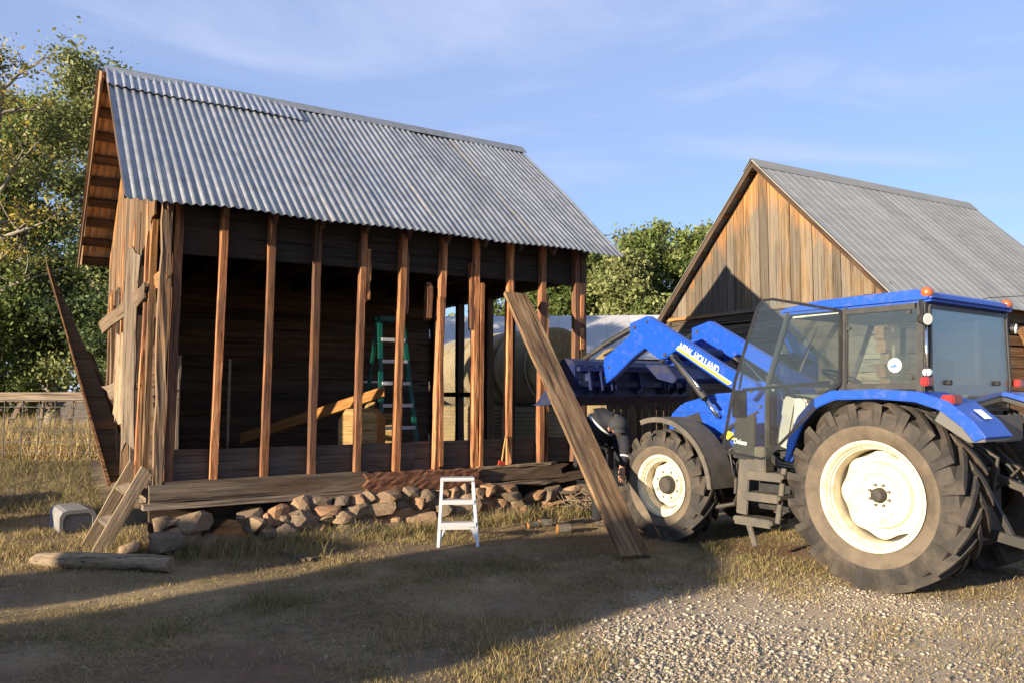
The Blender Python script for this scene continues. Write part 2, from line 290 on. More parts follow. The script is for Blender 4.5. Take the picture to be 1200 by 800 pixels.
def fast_mesh(name, V, F, mat, par=None, tint=None, smooth=False):
    """numpy triangles, with an optional colour for each vertex"""
    me = bpy.data.meshes.new(name); nv, nf = len(V), len(F)
    me.vertices.add(nv); me.vertices.foreach_set('co', np.ascontiguousarray(V, np.float32).ravel())
    me.loops.add(nf*3); me.loops.foreach_set('vertex_index', np.ascontiguousarray(F, np.int32).ravel())
    me.polygons.add(nf); me.polygons.foreach_set('loop_start', np.arange(0, nf*3, 3, dtype=np.int32)); me.polygons.foreach_set('loop_total', np.full(nf, 3, np.int32))
    if smooth: me.polygons.foreach_set('use_smooth', np.ones(nf, bool))
    if tint is not None:
        a = me.attributes.new('tint', 'FLOAT_COLOR', 'POINT'); a.data.foreach_set('color', np.c_[tint, np.ones(nv)].astype(np.float32).ravel())
    me.materials.append(mat); me.update(); me.validate()
    return link(bpy.data.objects.new(name, me), par)
def text_mesh(name, body, height, mat, par, origin, xdir, normal, length=None, shear=0):
    cu = bpy.data.curves.new(name, 'FONT'); cu.body = body; cu.size = 1; cu.extrude = .004; cu.shear = shear; cu.offset = .008
    o = bpy.data.objects.new(name, cu); col.objects.link(o); dg = bpy.context.evaluated_depsgraph_get(); me = bpy.data.meshes.new_from_object(o.evaluated_get(dg))
    bpy.data.objects.remove(o); bpy.data.curves.remove(cu)
    co = np.zeros(len(me.vertices)*3); me.vertices.foreach_get('co', co); co = co.reshape(-1, 3)
    s = height/.70; sx = (length/(co[:, 0].max()-co[:, 0].min())) if length else s
    co[:, 0] = (co[:, 0]-co[:, 0].min())*sx; co[:, 1] *= s; co[:, 2] *= .3; me.vertices.foreach_set('co', co.ravel()); me.materials.clear(); me.materials.append(mat); me.update()
    r = link(bpy.data.objects.new(name, me), par); x = Vector(xdir).normalized(); z = Vector(normal); z = (z-x*z.dot(x)).normalized(); y = z.cross(x)
    m = Matrix((x, y, z)).transposed().to_4x4(); m.translation = Vector(origin); r.matrix_basis = m; return r

# value noise for terrain and scatter
_G = rng.random((64, 64))
def vnoise(x, y, s=1.0):
    x = np.asarray(x, float)*s+100; y = np.asarray(y, float)*s+100
    xi = np.floor(x).astype(int); yi = np.floor(y).astype(int); fx = x-xi; fy = y-yi; fx = fx*fx*(3-2*fx); fy = fy*fy*(3-2*fy)
    g = lambda i, j: _G[i % 64, j % 64]
    return (g(xi, yi)*(1-fx)+g(xi+1, yi)*fx)*(1-fy)+(g(xi, yi+1)*(1-fx)+g(xi+1, yi+1)*fx)*fy
def sstep(a, b, x): t = np.clip((np.asarray(x, float)-a)/(b-a), 0, 1); return t*t*(3-2*t)
def gz(x, y):
    x = np.asarray(x, float); y = np.asarray(y, float)
    near = np.clip(1-(np.hypot(x, y-8)-12)/20, 0, 1)
    z = .045*sstep(7.0, 8.6, y)+.42*sstep(9.6, 14, y)*sstep(-3.2, -6.0, x)
    z = z+near*(.05*(vnoise(x, y, .7)-.5)+.025*(vnoise(x+9, y, 2.3)-.5))*(1-.7*np.exp(-((x-3)**2+(y-6.8)**2)))
    z = z+.22*np.exp(-(((x-.6)/.9)**2+((y-10.6)/.55)**2))*0
    return z
def gravel_amt(x, y):
    n = (vnoise(x, y, 1.1)-.5)*1.3+(vnoise(x+30, y, 3.5)-.5)*.5
    return np.clip((np.minimum(x-.50*(y-4.3)+.25, 7.05+.03*x-y)+n*.6)/.7, 0, 1)

# ------------------------------------------------------------------ ground
def axis(lo, hi, fine_lo, fine_hi, st, far):
    a = [fine_lo]; s = st
    while a[0] > -far: s *= 1.22; a.insert(0, a[0]-s)
    n = int((fine_hi-fine_lo)/st); a += [fine_lo+(i+1)*st for i in range(n)]; s = st
    while a[-1] < far: s *= 1.22; a.append(a[-1]+s)
    return np.array(a)
gx = axis(0, 0, -7.5, 7, .07, 900); gy = axis(0, 0, 3.2, 12, .07, 1200)
GX, GY = np.meshgrid(gx, gy); GZ = gz(GX, GY); nx, ny = len(gx), len(gy)
V = np.c_[GX.ravel(), GY.ravel(), GZ.ravel()]
i, j = np.meshgrid(np.arange(nx-1), np.arange(ny-1)); a = (j*nx+i).ravel()
Fq = np.r_[np.c_[a, a+1, a+nx+1], np.c_[a, a+nx+1, a+nx]]
gm, n, l, bs = newmat('yard_ground')
t = n.new('ShaderNodeTexCoord'); c = n.new('ShaderNodeMapping'); l.new(t.outputs['Object'], c.inputs[0])
n1 = noise(n, l, c, .55, 6, .6); n2 = noise(n, l, c, 9, 8, .7); n3 = noise(n, l, c, 60, 4, .7)
soil = ramp(n, [(.3, (.11, .075, .05)), (.7, (.25, .18, .12))]); l.new(n2.outputs[0], soil.inputs[0])
straw = ramp(n, [(.3, (.20, .15, .085)), (.7, (.42, .32, .185))]); l.new(n3.outputs[0], straw.inputs[0])
grit = ramp(n, [(.3, (.27, .215, .155)), (.5, (.42, .345, .255)), (.7, (.55, .46, .35))]); l.new(n3.outputs[0], grit.inputs[0])
ms = ramp(n, [(.42, (0, 0, 0)), (.6, (1, 1, 1))]); l.new(n1.outputs[0], ms.inputs[0])
ga = n.new('ShaderNodeAttribute'); ga.attribute_name = 'tint'; sp = n.new('ShaderNodeSeparateColor'); l.new(ga.outputs['Color'], sp.inputs[0])
g0 = mix(n, l, soil, straw, ms)
red = ramp(n, [(.3, (.10, .042, .03)), (.7, (.20, .09, .065))]); l.new(n2.outputs[0], red.inputs[0])
g1 = n.new('ShaderNodeMixRGB'); l.new(sp.outputs[1], g1.inputs[0]); l.new(g0.outputs[0], g1.inputs[1]); l.new(red.outputs[0], g1.inputs[2])
g2 = n.new('ShaderNodeMixRGB'); l.new(sp.outputs[0], g2.inputs[0]); l.new(g1.outputs[0], g2.inputs[1]); l.new(grit.outputs[0], g2.inputs[2])
l.new(g2.outputs[0], bs.inputs['Base Color']); bs.inputs['Roughness'].default_value = .95; bs.inputs['Specular IOR Level'].default_value = .1
ad = n.new('ShaderNodeMath'); l.new(n2.outputs[0], ad.inputs[0]); l.new(n3.outputs[0], ad.inputs[1]); bump(n, l, bs, ad, .9, .03)
def red_amt(x, y): return sstep(.5, .72, vnoise(x+5, y+3, .9)*.55+.6*np.exp(-(((x+1.7)/1.6)**2+((y-4.7)/.5)**2))+.5*np.exp(-(((x-1.3)/.5)**2+((y-6.9)/.3)**2))+.5*np.exp(-(((x-2.6)/.6)**2+((y-8.3)/.3)**2)))
tint = np.c_[gravel_amt(V[:, 0], V[:, 1])*.9, red_amt(V[:, 0], V[:, 1])*.55, np.zeros(len(V))]
tag(fast_mesh('ground', V, Fq, gm, None, tint, True), kind='structure')

# pebbles
def ico():
    p = (1+5**.5)/2; v = np.array([(-1, p, 0), (1, p, 0), (-1, -p, 0), (1, -p, 0), (0, -1, p), (0, 1, p), (0, -1, -p), (0, 1, -p), (p, 0, -1), (p, 0, 1), (-p, 0, -1), (-p, 0, 1)])/math.hypot(1, p)
    f = np.array([(0, 11, 5), (0, 5, 1), (0, 1, 7), (0, 7, 10), (0, 10, 11), (1, 5, 9), (5, 11, 4), (11, 10, 2), (10, 7, 6), (7, 1, 8), (3, 9, 4), (3, 4, 2), (3, 2, 6), (3, 6, 8), (3, 8, 9), (4, 9, 5), (2, 4, 11), (6, 2, 10), (8, 6, 7), (9, 8, 1)])
    return v, f
IV, IF = ico()
def pebbles(name, P, size, label, cat, colors):
    n = len(P); k = len(IV); q = rng.random((n, k, 1))*.5+.7; v = IV[None]*q
    sc3 = size[:, None, None]*(np.array([1, .8, .62])*(rng.random((n, 1, 3))*.5+.75)); v = v*sc3
    a = rng.random(n)*6.283; ca, sa = np.cos(a)[:, None], np.sin(a)[:, None]
    x = v[..., 0]*ca-v[..., 1]*sa; y = v[..., 0]*sa+v[..., 1]*ca
    v = np.stack([x, y, v[..., 2]], -1)+P[:, None, :]
    f = IF[None]+(np.arange(n)*k)[:, None, None]
    return tag(fast_mesh(name, v.reshape(-1, 3), f.reshape(-1, 3), M['gravel'], None, np.repeat(colors, k, 0)), label, cat, kind='stuff')
N = 120000
x = rng.uniform(-1.2, 6.0, N); y = 4.2+3.6*rng.random(N)**1.25; pat = np.clip(.06+.42*sstep(.45, .75, vnoise(x+11, y+4, 1.3)*.6+vnoise(x, y+40, 4)*.4)+.9*np.exp(-(((x-.75)/.75)**2+((y-5.1)/.6)**2)), 0, 1); keep = rng.random(N) < gravel_amt(x, y)*pat+.012; x, y = x[keep], y[keep]
size = .004+.0115*rng.random(len(x))**2.8; big = rng.random(len(x)) < .03; size[big] *= 1.7
pc = np.array([(.30, .252, .19)])*(rng.random((len(x), 1))*.9+.45)*(1+(rng.random((len(x), 3))-.5)*.16)
pebbles('gravel', np.c_[x, y, gz(x, y)+size*.25], size, 'loose pale grey and tan gravel in front of the tractor', 'gravel', pc)
N = 2600; x = rng.normal(.95, .85, N); y = rng.normal(5.15, .55, N); k = (gravel_amt(x, y) > .25) & (y > 4.2); x, y = x[k], y[k]; size = .006+.016*rng.random(len(x))**2.6
pebbles('coarse_gravel', np.c_[x, y, gz(x, y)+size*.35], size, 'dense patch of coarser whitish stones at the bottom of the yard', 'gravel', np.array([(.31, .27, .215)])*(rng.random((len(x), 1))*.8+.5))
N = 260
x = rng.uniform(-5, 1, N); y = rng.uniform(4.4, 8.3, N); size = .008+.022*rng.random(N)**3
pebbles('yard_pebbles', np.c_[x, y, gz(x, y)+size*.2], size, 'scattered small pebbles in the trampled grass', 'pebbles', np.array([(.24, .2, .15)])*(rng.random((N, 1))*.8+.5))

# grass
def blades(name, x, y, h, w, lean, colors, label, cat='grass', zf=gz):
    n = len(x); z = zf(x, y)-.004; a = rng.random(n)*6.283; b = rng.random(n)*6.283
    dx, dy = np.cos(a)*w/2, np.sin(a)*w/2; lx, ly = np.cos(b)*lean, np.sin(b)*lean
    P = lambda ox, oy, oz: np.stack([x+ox, y+oy, z+oz], -1)
    c1 = np.sqrt(np.clip(1-lean**2, .05, 1))
    v = np.stack([P(-dx, -dy, 0*h), P(dx, dy, 0*h), P(lx*h*.4+dx*.8, ly*h*.4+dy*.8, h*.55*c1), P(lx*h*.4-dx*.8, ly*h*.4-dy*.8, h*.55*c1), P(lx*h, ly*h, h*c1*.92)], 1)
    f = np.array([(0, 1, 2), (0, 2, 3), (3, 2, 4)])[None]+(np.arange(n)*5)[:, None, None]
    return tag(fast_mesh(name, v.reshape(-1, 3), f.reshape(-1, 3), M['grass'], None, np.repeat(colors, 5, 0)), label, cat, kind='stuff')
def gcol(n, dry):
    g = np.array((.085, .10, .032)); s = np.array((.40, .295, .145)); d = np.clip(dry+rng.normal(0, .22, n), 0, 1)[:, None]
    return (g*(1-d)+s*d)*(rng.random((n, 1))*.7+.6)
Cx, Cy = -3.62, 8.1; SA = math.atan2(.531, .847); sa_, ca_ = math.sin(SA), math.cos(SA)
def shed_loc(x, y): return (x-Cx)*ca_+(y-Cy)*sa_, -(x-Cx)*sa_+(y-Cy)*ca_
N = 470000
x = rng.uniform(-7.0, 5.5, N); y = 4.0+6.4*rng.random(N)**1.3
al, de = shed_loc(x, y); den = vnoise(x, y, 1.6)*.7+vnoise(x+7, y, 5)*.5
p = (.08+.92*sstep(.36, .8, den))*(1-.93*gravel_amt(x, y))*(1-.8*red_amt(x, y)); inside = (al > -.1) & (al < 5.6) & (de > -.12); p[inside] = 0
p *= 1-.75*np.exp(-(((x+6.2)/.9)**2+((y-9.2)/.8)**2))
k = rng.random(N) < p; x, y, den, de, al = x[k], y[k], den[k], de[k], al[k]; nb = len(x)
edge = np.exp(-((de+.45)/.35)**2)*(al > -1)*(al < 6.2); dry = .58+.34*(vnoise(x+3, y, .8)-.5)*2+.2*(x < -2.8)*(y > 6.5)-.15*edge+.3*gravel_amt(x, y)
h = (.016+.042*rng.random(nb)**2)*(.6+.9*vnoise(x+2, y+8, 2.6))*(1+2.2*edge*vnoise(x, y, 4)+.8*(den > .85)); lean = np.clip(.25+.7*rng.random(nb), 0, .96)
blades('grass', x, y, h, .003+.003*rng.random(nb), lean, gcol(nb, dry), 'short trampled green and straw coloured yard grass', 'grass')
N = 110000; x = rng.uniform(-6.5, 4.5, N); y = 4.2+5.2*rng.random(N)**1.2; al, de = shed_loc(x, y); k = (rng.random(N) < (1-.85*gravel_amt(x, y))*sstep(.3, .7, vnoise(x+21, y, 1.4))) & ~((al > -.1) & (al < 5.6) & (de > -.1)); x, y = x[k], y[k]
blades('lying_straw', x, y, .05+.09*rng.random(len(x)), .0025+.002*rng.random(len(x)), .975+.02*rng.random(len(x)), gcol(len(x), .95)*.95, 'dead straw stalks lying flat over the yard grass', 'straw', lambda a, b: gz(a, b)+.012)
# tufts at the foot of the shed and on the verge of the gravel
tx, ty, th, td = [], [], [], []
for cx, cy, m_, hh, dr, sp_ in ([(random.uniform(-4.0, -2.0), random.uniform(7.95, 8.3), 120, .22, .6, .12) for _ in range(14)] +
        [(-3.62+q*ca_+.38*sa_+random.uniform(-.1, .1), 8.1+q*sa_-.38*ca_+random.uniform(-.12, .1), 110, random.uniform(.11, .26), random.uniform(.2, .7), .11) for q in np.linspace(.2, 5.6, 62)] +
        [(random.uniform(-.9, .5), random.uniform(4.5, 5.9), 90, .10, .75, .10) for _ in range(16)] + [(random.uniform(1, 2.6), random.uniform(6.6, 7.6), 80, .09, .6, .12) for _ in range(18)] +
        [(random.uniform(2.1, 5.2), random.uniform(4.5, 6.9), 55, .045, .7, .12) for _ in range(80)] + [(random.uniform(-5.8, -4.2), random.uniform(7.3, 9.4), 90, .10, .85, .17) for _ in range(44)]):
    r_ = rng.normal(0, sp_, (m_, 2)); tx.append(cx+r_[:, 0]); ty.append(cy+r_[:, 1]); th.append(hh*(rng.random(m_)*.7+.4)); td.append(np.full(m_, dr))
tx, ty, th, td = map(np.concatenate, (tx, ty, th, td))
blades('grass_tufts', tx, ty, th, .004+.003*rng.random(len(tx)), .15+.7*rng.random(len(tx)), gcol(len(tx), td), 'taller uneven grass tufts along the stones and the gravel edge')
# rough grass on the bank left of the shed, tall dry grass behind the wire fence
N = 22000; x = rng.uniform(-12, -4.9, N); y = rng.uniform(9.3, 13.8, N); al, de = shed_loc(x, y); k = (al < -.15) & ~((x > -7.3) & (x < -5.0) & (y < 10.3)); x, y = x[k], y[k]
blades('bank_grass', x, y,   .07+.13*rng.random(len(x)), .006+.005*rng.random(len(x)), .3+.6*rng.random(len(x)), gcol(len(x), .42)*.8, 'rough grey green grass on the bank before the wire fence')
N = 26000; x = rng.uniform(-16, -6.2, N); y = rng.uniform(14.25, 19, N); hh = (.4+.45*rng.random(N))*(.6+.7*vnoise(x, y, .8))
blades('dry_tall_grass', x, y, hh, .008+.008*rng.random(N), .15+.75*rng.random(N), gcol(N, .93)*1.3, 'tall golden dry grass behind the wire fence', 'tall grass')

# ------------------------------------------------------------------ shed (local x along the front, y into the depth)
U = random.uniform
shed = empty('open_front_shed', (Cx, Cy, 0), SA); tag(shed, 'old timber shed with stripped front studs and corrugated metal roof', 'shed')
LEN, DEP, RY, RZ, EZ = 5.5, 4.7, 2.35, 5.70, 3.55
SL = (RZ-EZ)/(RY+.25)
def roof_z(y): return RZ-SL*abs(y-RY)
def corrugated(name, x0, x1, y0, y1, zoff, mats, par, per=.092, amp=.0125, rows=4, eave_j=.012, skew=0, rz=roof_z, droop=.0):
    """one sheet laid from the upper edge y0 to the lower edge y1"""
    nseg = max(6, int((x1-x0)/per*6)); vs = []; fs = []; fm = []
    sgn = 1 if y1 > y0 else -1; nrm = Vector((0, sgn*SL, 1)).normalized(); ej = U(-eave_j, eave_j); ph = U(0, 1)
    wv = [U(-.006, .006) for _ in range(rows+1)]
    for lay in (0, 1):
        for r in range(rows+1):
            u = r/rows; y = y0+(y1-y0)*u+(sgn*ej if r == rows else 0)
            for k in range(nseg+1):
                x = x0+(x1-x0)*k/nseg+skew*(u-.5); a = amp*math.cos(2*math.pi*(x/per+ph*.08))+zoff-lay*.004+wv[r]+(.01*math.sin(x*3.1+y*2) if rows > 1 else 0)
                vs.append((x+nrm.x*a, y+nrm.y*a, rz(y)-droop*u+nrm.z*a))
    st = nseg+1; off = (rows+1)*st
    for lay in (0, 1):
        for r in range(rows):
            for k in range(nseg):
                q = [lay*off+r*st+k, lay*off+r*st+k+1, lay*off+(r+1)*st+k+1, lay*off+(r+1)*st+k]; fs.append(q if (lay == 0) == (sgn < 0) else q[::-1]); fm.append(lay)
    for k in range(nseg): fs.append([rows*st+k, rows*st+k+1, off+rows*st+k+1, off+rows*st+k]); fm.append(0)
    return mesh_obj(name, vs, fs, None, par, True, mats, fm)
XL, XR = -.38, 5.88; ns = 9
for q in range(ns):
    xa = XL+(XR-XL)*q/ns; xb = XL+(XR-XL)*(q+1)/ns+.04
    corrugated('roof_sheet', xa, xb, RY, -.31, .055+.005*(q % 2), [M['tin'], M['tin_under']], shed, skew=U(-.01, .01))
    corrugated('roof_sheet', xa-(.10 if q == 0 else 0), xb, RY, DEP+.25, .055+.005*(q % 2), [M['tin'], M['tin_under']], shed, skew=U(-.01, .01))
for xa, xb, yb in ((-.39, .95, 1.95), (.9, 2.05, 1.90)):
    corrugated('patch_sheet', xa, xb, RY, yb, .085, [M['tin_new'], M['tin_under']], shed, rows=2, eave_j=.04, skew=U(-.02, .02))
for q in range(4):
    x0, x1 = -.40+q*1.6, -.40+(q+1)*1.6-.01; mb = MB(); w = .15
    pts = [(RY-w, roof_z(RY-w)+.10), (RY, RZ+.115), (RY+w, roof_z(RY+w)+.10), (RY+w, roof_z(RY+w)+.09), (RY, RZ+.105), (RY-w, roof_z(RY-w)+.09)]
    mb.prism(pts, x0, min(x1, 5.95), 'x'); mb.build('ridge_cap', M['tin'], shed)
# purlins on both slopes, barge boards, rafters
for k in range(9):
    s = .15+k*.29
    for sg in (-1, 1):
        y = RY+sg*s; y = max(-.2, min(DEP+.2, y)); nr = Vector((0, sg*SL, 1)).normalized(); p = Vector((0, y, roof_z(y)))-nr*.005
        board('purlin', (XL+.03-(.09 if sg > 0 else 0)+U(0, .03), p.y, p.z), (XR-.06+U(-.05, 0), p.y, p.z-(.015 if sg > 0 else 0)), .13, .055 if sg > 0 else .025, M['dark' if sg > 0 else 'post'], shed, nr, nw=1, seg=3)
for xx in (XL+.02,):
    board('barge_board', (xx-.05, RY+.02, RZ-.02), (xx-.10, DEP+.22, roof_z(DEP+.22)-.02), .10, .025, M['post'], shed, (-1, 0, 0))
    board('barge_board', (xx, RY-.02, RZ-.04), (xx, -.16, roof_z(-.16)-.04), .06, .025, M['dark'], shed, (-1, 0, 0))
for k in range(11):
    x = .06+k*.53
    for sg in (-1, 1):
        e = -.2 if sg < 0 else DEP+.2
        board('rafter', (x, RY, RZ-.07), (x, e, roof_z(e)-.07), .12, .05, M['dark'], shed, (1, 0, 0), nw=1, seg=2)
# sill timbers
board('sill_beam', (-.04, .07, .615), (2.32, .07, .61), .18, .18, M['sill'], shed, (0, -1, 0), .012, 6, .02, .06)
board('rotten_sill', (2.24, .02, .60), (3.78, .02, .595), .21, .24, M['rot'], shed, (0, -1, 0), .012, 26, .04, .05, nw=6)
board('sill_beam', (3.74, .06, .61), (4.98, .06, .605), .17, .18, M['sill'], shed, (0, -1, 0), .016, 6, .04, .22, nw=3)
board('skid_plank', (-.12, .03, .495), (2.9, .03, .49), .05, .22, M['grey'], shed, (0, -1, 0), .008, 6, .02, .05)
board('skid_plank', (2.86, .03, .485), (4.86, .03, .48), .05, .22, M['grey'], shed, (0, -1, 0), .014, 8, .02, .14, nw=3)
board('broken_sill_plank', (4.62, .02, .45), (5.62, -.02, .57), .10, .05, M['grey'], shed, (0, -1, 0), .01, 5, .1, .06)
board('sill_beam', (4.9, .3, .575), (5.5, .3, .575), .2, .2, M['dark'], shed, (0, -1, 0))
board('top_plate', (-.02, .07, 3.70), (5.5, .07, 3.70), .09, .13, M['dark'], shed, (0, -1, 0))
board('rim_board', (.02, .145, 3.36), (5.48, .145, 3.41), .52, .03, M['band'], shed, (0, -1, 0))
for a0, a1 in ((.15, 2.95), (2.95, 5.45)): board('kick_board', (a0, .155, .875), (a1, .155, .875), .34, .03, M['kick'], shed, (0, -1, 0), .006, 4)
board('sole_plate', (.1, .05, .715), (2.3, .05, .712), .11, .03, M['grey'], shed, jit=.008, seg=6, jag1=.03)
board('sole_plate', (3.75, .03, .70), (4.95, .02, .705), .13, .03, M['pale'], shed, jit=.012, seg=6, jag1=.1)
# front studs: bottom x, top x, top z in the light, width, depth
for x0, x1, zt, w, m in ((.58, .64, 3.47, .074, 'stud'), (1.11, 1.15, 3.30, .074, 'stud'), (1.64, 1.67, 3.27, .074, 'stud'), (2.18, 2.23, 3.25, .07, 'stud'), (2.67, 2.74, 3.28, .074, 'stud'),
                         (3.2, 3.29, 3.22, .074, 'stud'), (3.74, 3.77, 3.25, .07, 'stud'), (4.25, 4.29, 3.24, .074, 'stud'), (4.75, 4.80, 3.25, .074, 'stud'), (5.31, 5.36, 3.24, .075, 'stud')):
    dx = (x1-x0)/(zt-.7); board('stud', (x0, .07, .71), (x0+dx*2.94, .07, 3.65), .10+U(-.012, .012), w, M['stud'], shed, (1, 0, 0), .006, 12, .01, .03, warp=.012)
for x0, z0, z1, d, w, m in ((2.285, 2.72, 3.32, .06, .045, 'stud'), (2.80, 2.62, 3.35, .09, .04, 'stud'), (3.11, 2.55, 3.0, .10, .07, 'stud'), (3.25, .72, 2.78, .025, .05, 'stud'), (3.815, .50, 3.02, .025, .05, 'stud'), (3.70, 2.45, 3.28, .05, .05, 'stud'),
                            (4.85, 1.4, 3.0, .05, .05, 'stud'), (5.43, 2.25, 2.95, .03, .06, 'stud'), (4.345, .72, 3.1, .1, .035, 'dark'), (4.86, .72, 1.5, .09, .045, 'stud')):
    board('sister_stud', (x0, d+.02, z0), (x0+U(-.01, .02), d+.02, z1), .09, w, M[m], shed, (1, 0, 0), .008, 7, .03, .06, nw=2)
board('corner_post', (.03, .05, .62), (.06, .05, 3.72), .095, .11, M['post'], shed, (0, -1, 0), .014, 10, .03, .02, nw=3)
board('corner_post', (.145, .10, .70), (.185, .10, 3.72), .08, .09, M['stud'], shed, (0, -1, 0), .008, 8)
board('corner_post', (5.46, .06, .45), (5.46, .06, 3.7), .10, .10, M['dark'], shed, (0, -1, 0), .008, 6)
# floor and inside walls
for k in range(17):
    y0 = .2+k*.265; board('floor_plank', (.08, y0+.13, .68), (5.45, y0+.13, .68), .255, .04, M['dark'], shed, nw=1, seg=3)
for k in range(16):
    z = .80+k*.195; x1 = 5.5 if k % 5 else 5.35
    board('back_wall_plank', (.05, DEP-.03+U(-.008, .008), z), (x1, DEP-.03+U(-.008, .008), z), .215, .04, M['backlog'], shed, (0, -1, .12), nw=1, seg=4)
for k in range(15):  # planks added inside the gable to keep sun off the back wall
    z = .80+k*.205; board('sun_block_plank', (.24, 1.25, z), (.24, DEP-.06, z), .225, .022, M['dark'], shed, (1, 0, .12), nw=1, seg=3)
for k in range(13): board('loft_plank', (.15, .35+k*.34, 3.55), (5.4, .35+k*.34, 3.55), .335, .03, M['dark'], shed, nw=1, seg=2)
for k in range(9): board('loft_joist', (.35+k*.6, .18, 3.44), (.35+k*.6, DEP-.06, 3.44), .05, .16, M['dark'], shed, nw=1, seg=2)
# stripped left gable: framing, what is left of the siding, a broken board nailed across
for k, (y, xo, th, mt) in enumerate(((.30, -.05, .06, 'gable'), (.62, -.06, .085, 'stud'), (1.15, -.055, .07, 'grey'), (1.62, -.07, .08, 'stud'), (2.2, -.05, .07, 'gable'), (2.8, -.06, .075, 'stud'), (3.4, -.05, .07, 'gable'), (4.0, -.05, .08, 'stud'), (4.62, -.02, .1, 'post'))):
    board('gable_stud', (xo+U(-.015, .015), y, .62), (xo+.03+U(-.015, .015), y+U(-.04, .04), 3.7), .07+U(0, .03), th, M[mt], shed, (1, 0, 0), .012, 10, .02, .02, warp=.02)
for yb, z_ in ((.9, 1.72), (2.5, 2.2)): board('gable_block', (-.05, yb-.35, z_), (-.05, yb+.35, z_), .06, .07, M['gable'], shed, (1, 0, 0), .008, 4, .03, .03)
board('gable_plate', (.05, .1, .58), (.05, DEP, .58), .2, .2, M['grey'], shed)
board('gable_plate', (.05, .1, 3.66), (.05, DEP-.1, 3.66), .1, .1, M['dark'], shed)
y = .10; k = 0
while y < DEP-.1:
    w = U(.18, .27); yc = y+w/2; zt = roof_z(yc)-.06; br = 3.55-.55*min(1, yc/1.5)+U(-.05, .05) if yc < 1.6 else 2.85+U(-.2, .25)
    sk = SL*w*(-1 if yc > RY else 1)*(0 if abs(yc-RY) < w/2 else 1)
    board('siding_board', (-.045+U(-.006, .006), yc, br), (-.045, yc, zt), w-.008, .022, M['gable'], shed, (-1, 0, 0), .005, 5, .05, 0, nw=3, sk1=sk)
    y += w; k += 1
for yc, w, z0, z1, dx, mt in ((.42, .10, .62, 1.75, -.06, 'gable'), (.95, .17, 1.05, 3.25, -.14, 'grey'), (1.30, .13, 1.35, 2.25, -.22, 'pale'), (1.42, .10, .62, 1.9, -.11, 'gable'), (2.5, .16, .9, 2.9, -.10, 'grey'), (3.7, .2, .62, 3.0, -.09, 'gable'), (4.4, .22, .8, 2.9, -.08, 'gable')):
    board('siding_board', (dx, yc, z0), (dx+U(-.03, .02), yc+U(-.04, .04), z1), w, .024, M[mt], shed, (-.75, -.66, 0) if dx < -.1 else (-1, 0, 0), .012, 7, .10, .10, nw=3, warp=.02)
board('cross_board', (-.10, 2.0, 2.55), (-.09, .35, 2.72), .17, .025, M['grey'], shed, (-1, -.15, 0), .012, 6, .1, .05, nw=3)
board('cross_board', (-.36, 1.9, 2.42), (.06, .02, 2.86), .15, .03, M['gable'], shed, (-.3, -1, .1), .014, 7, .06, .10, nw=3, warp=.03)
board('cross_board', (-.30, 1.75, 1.62), (-.06, 1.3, 1.78), .20, .025, M['grey'], shed, (-.3, -1, .1), .02, 4, .06, .08, nw=3)
# loose boards swung out from the gable
mb = MB(); mb.prism([(-.16, .50), (.08, .62), (-.03, 1.0), (-.44, 2.07), (-.70, 2.69), (-.90, 3.15), (-.955, 3.27), (-.93, 3.1)], 2.42, 2.45); tag(mb.build('loose_siding_board', M['gable'], shed), 'dark triangular board swung out from the gable foot')
mb = MB(); mb.prism([(-.20, .48), (-.155, .48), (-.925, 3.12), (-.965, 3.29)], 2.36, 2.42); mb.build('loose_siding_edge', M['post'], shed)
board('loose_siding_board', (-.02, 2.6, .9), (-.48, 2.7, 2.15), .16, .025, M['dark'], shed, (.3, -1, 0), .01, 5, .03, .1, nw=3)
# open right gable
for y, w in ((.9, .0), (2.62, .15), (3.62, .12), (4.62, .14)):
    if w: board('gable_post', (5.45, y, .6), (5.45, y, 3.6), w, .12, M['dark'], shed, (1, 0, 0), .01, 5)
board('gable_girt', (5.45, 2.6, 1.62), (5.45, 4.6, 1.62), .08, .05, M['dark'], shed, (1, 0, 0))
board('gable_plate', (5.45, .1, 3.28), (5.45, DEP, 3.28), .14, .12, M['dark'], shed, (1, 0, 0)); board('gable_plate', (5.45, .1, .6), (5.45, DEP, .6), .2, .16, M['dark'], shed)
y = .05
while y < DEP-.05:
    w = .24; yc = y+w/2; board('siding_board', (5.52, yc, 3.22+U(-.03, .03)), (5.52, yc, roof_z(yc)-.06), w-.006, .022, M['gable'], shed, (1, 0, 0), .004, 4, .02, 0, nw=2, sk1=SL*w*(-1 if yc < RY else 1)*(0 if abs(yc-RY) < w/2 else 1)); y += w
for x0, z0, y0 in ((.30, .8, .6), (.95, .8, 1.1)): board('loose_batten', (x0, y0, z0), (x0+.02, y0+.05, z0+1.25), .03, .02, M['grey'], shed, (0, -1, 0))
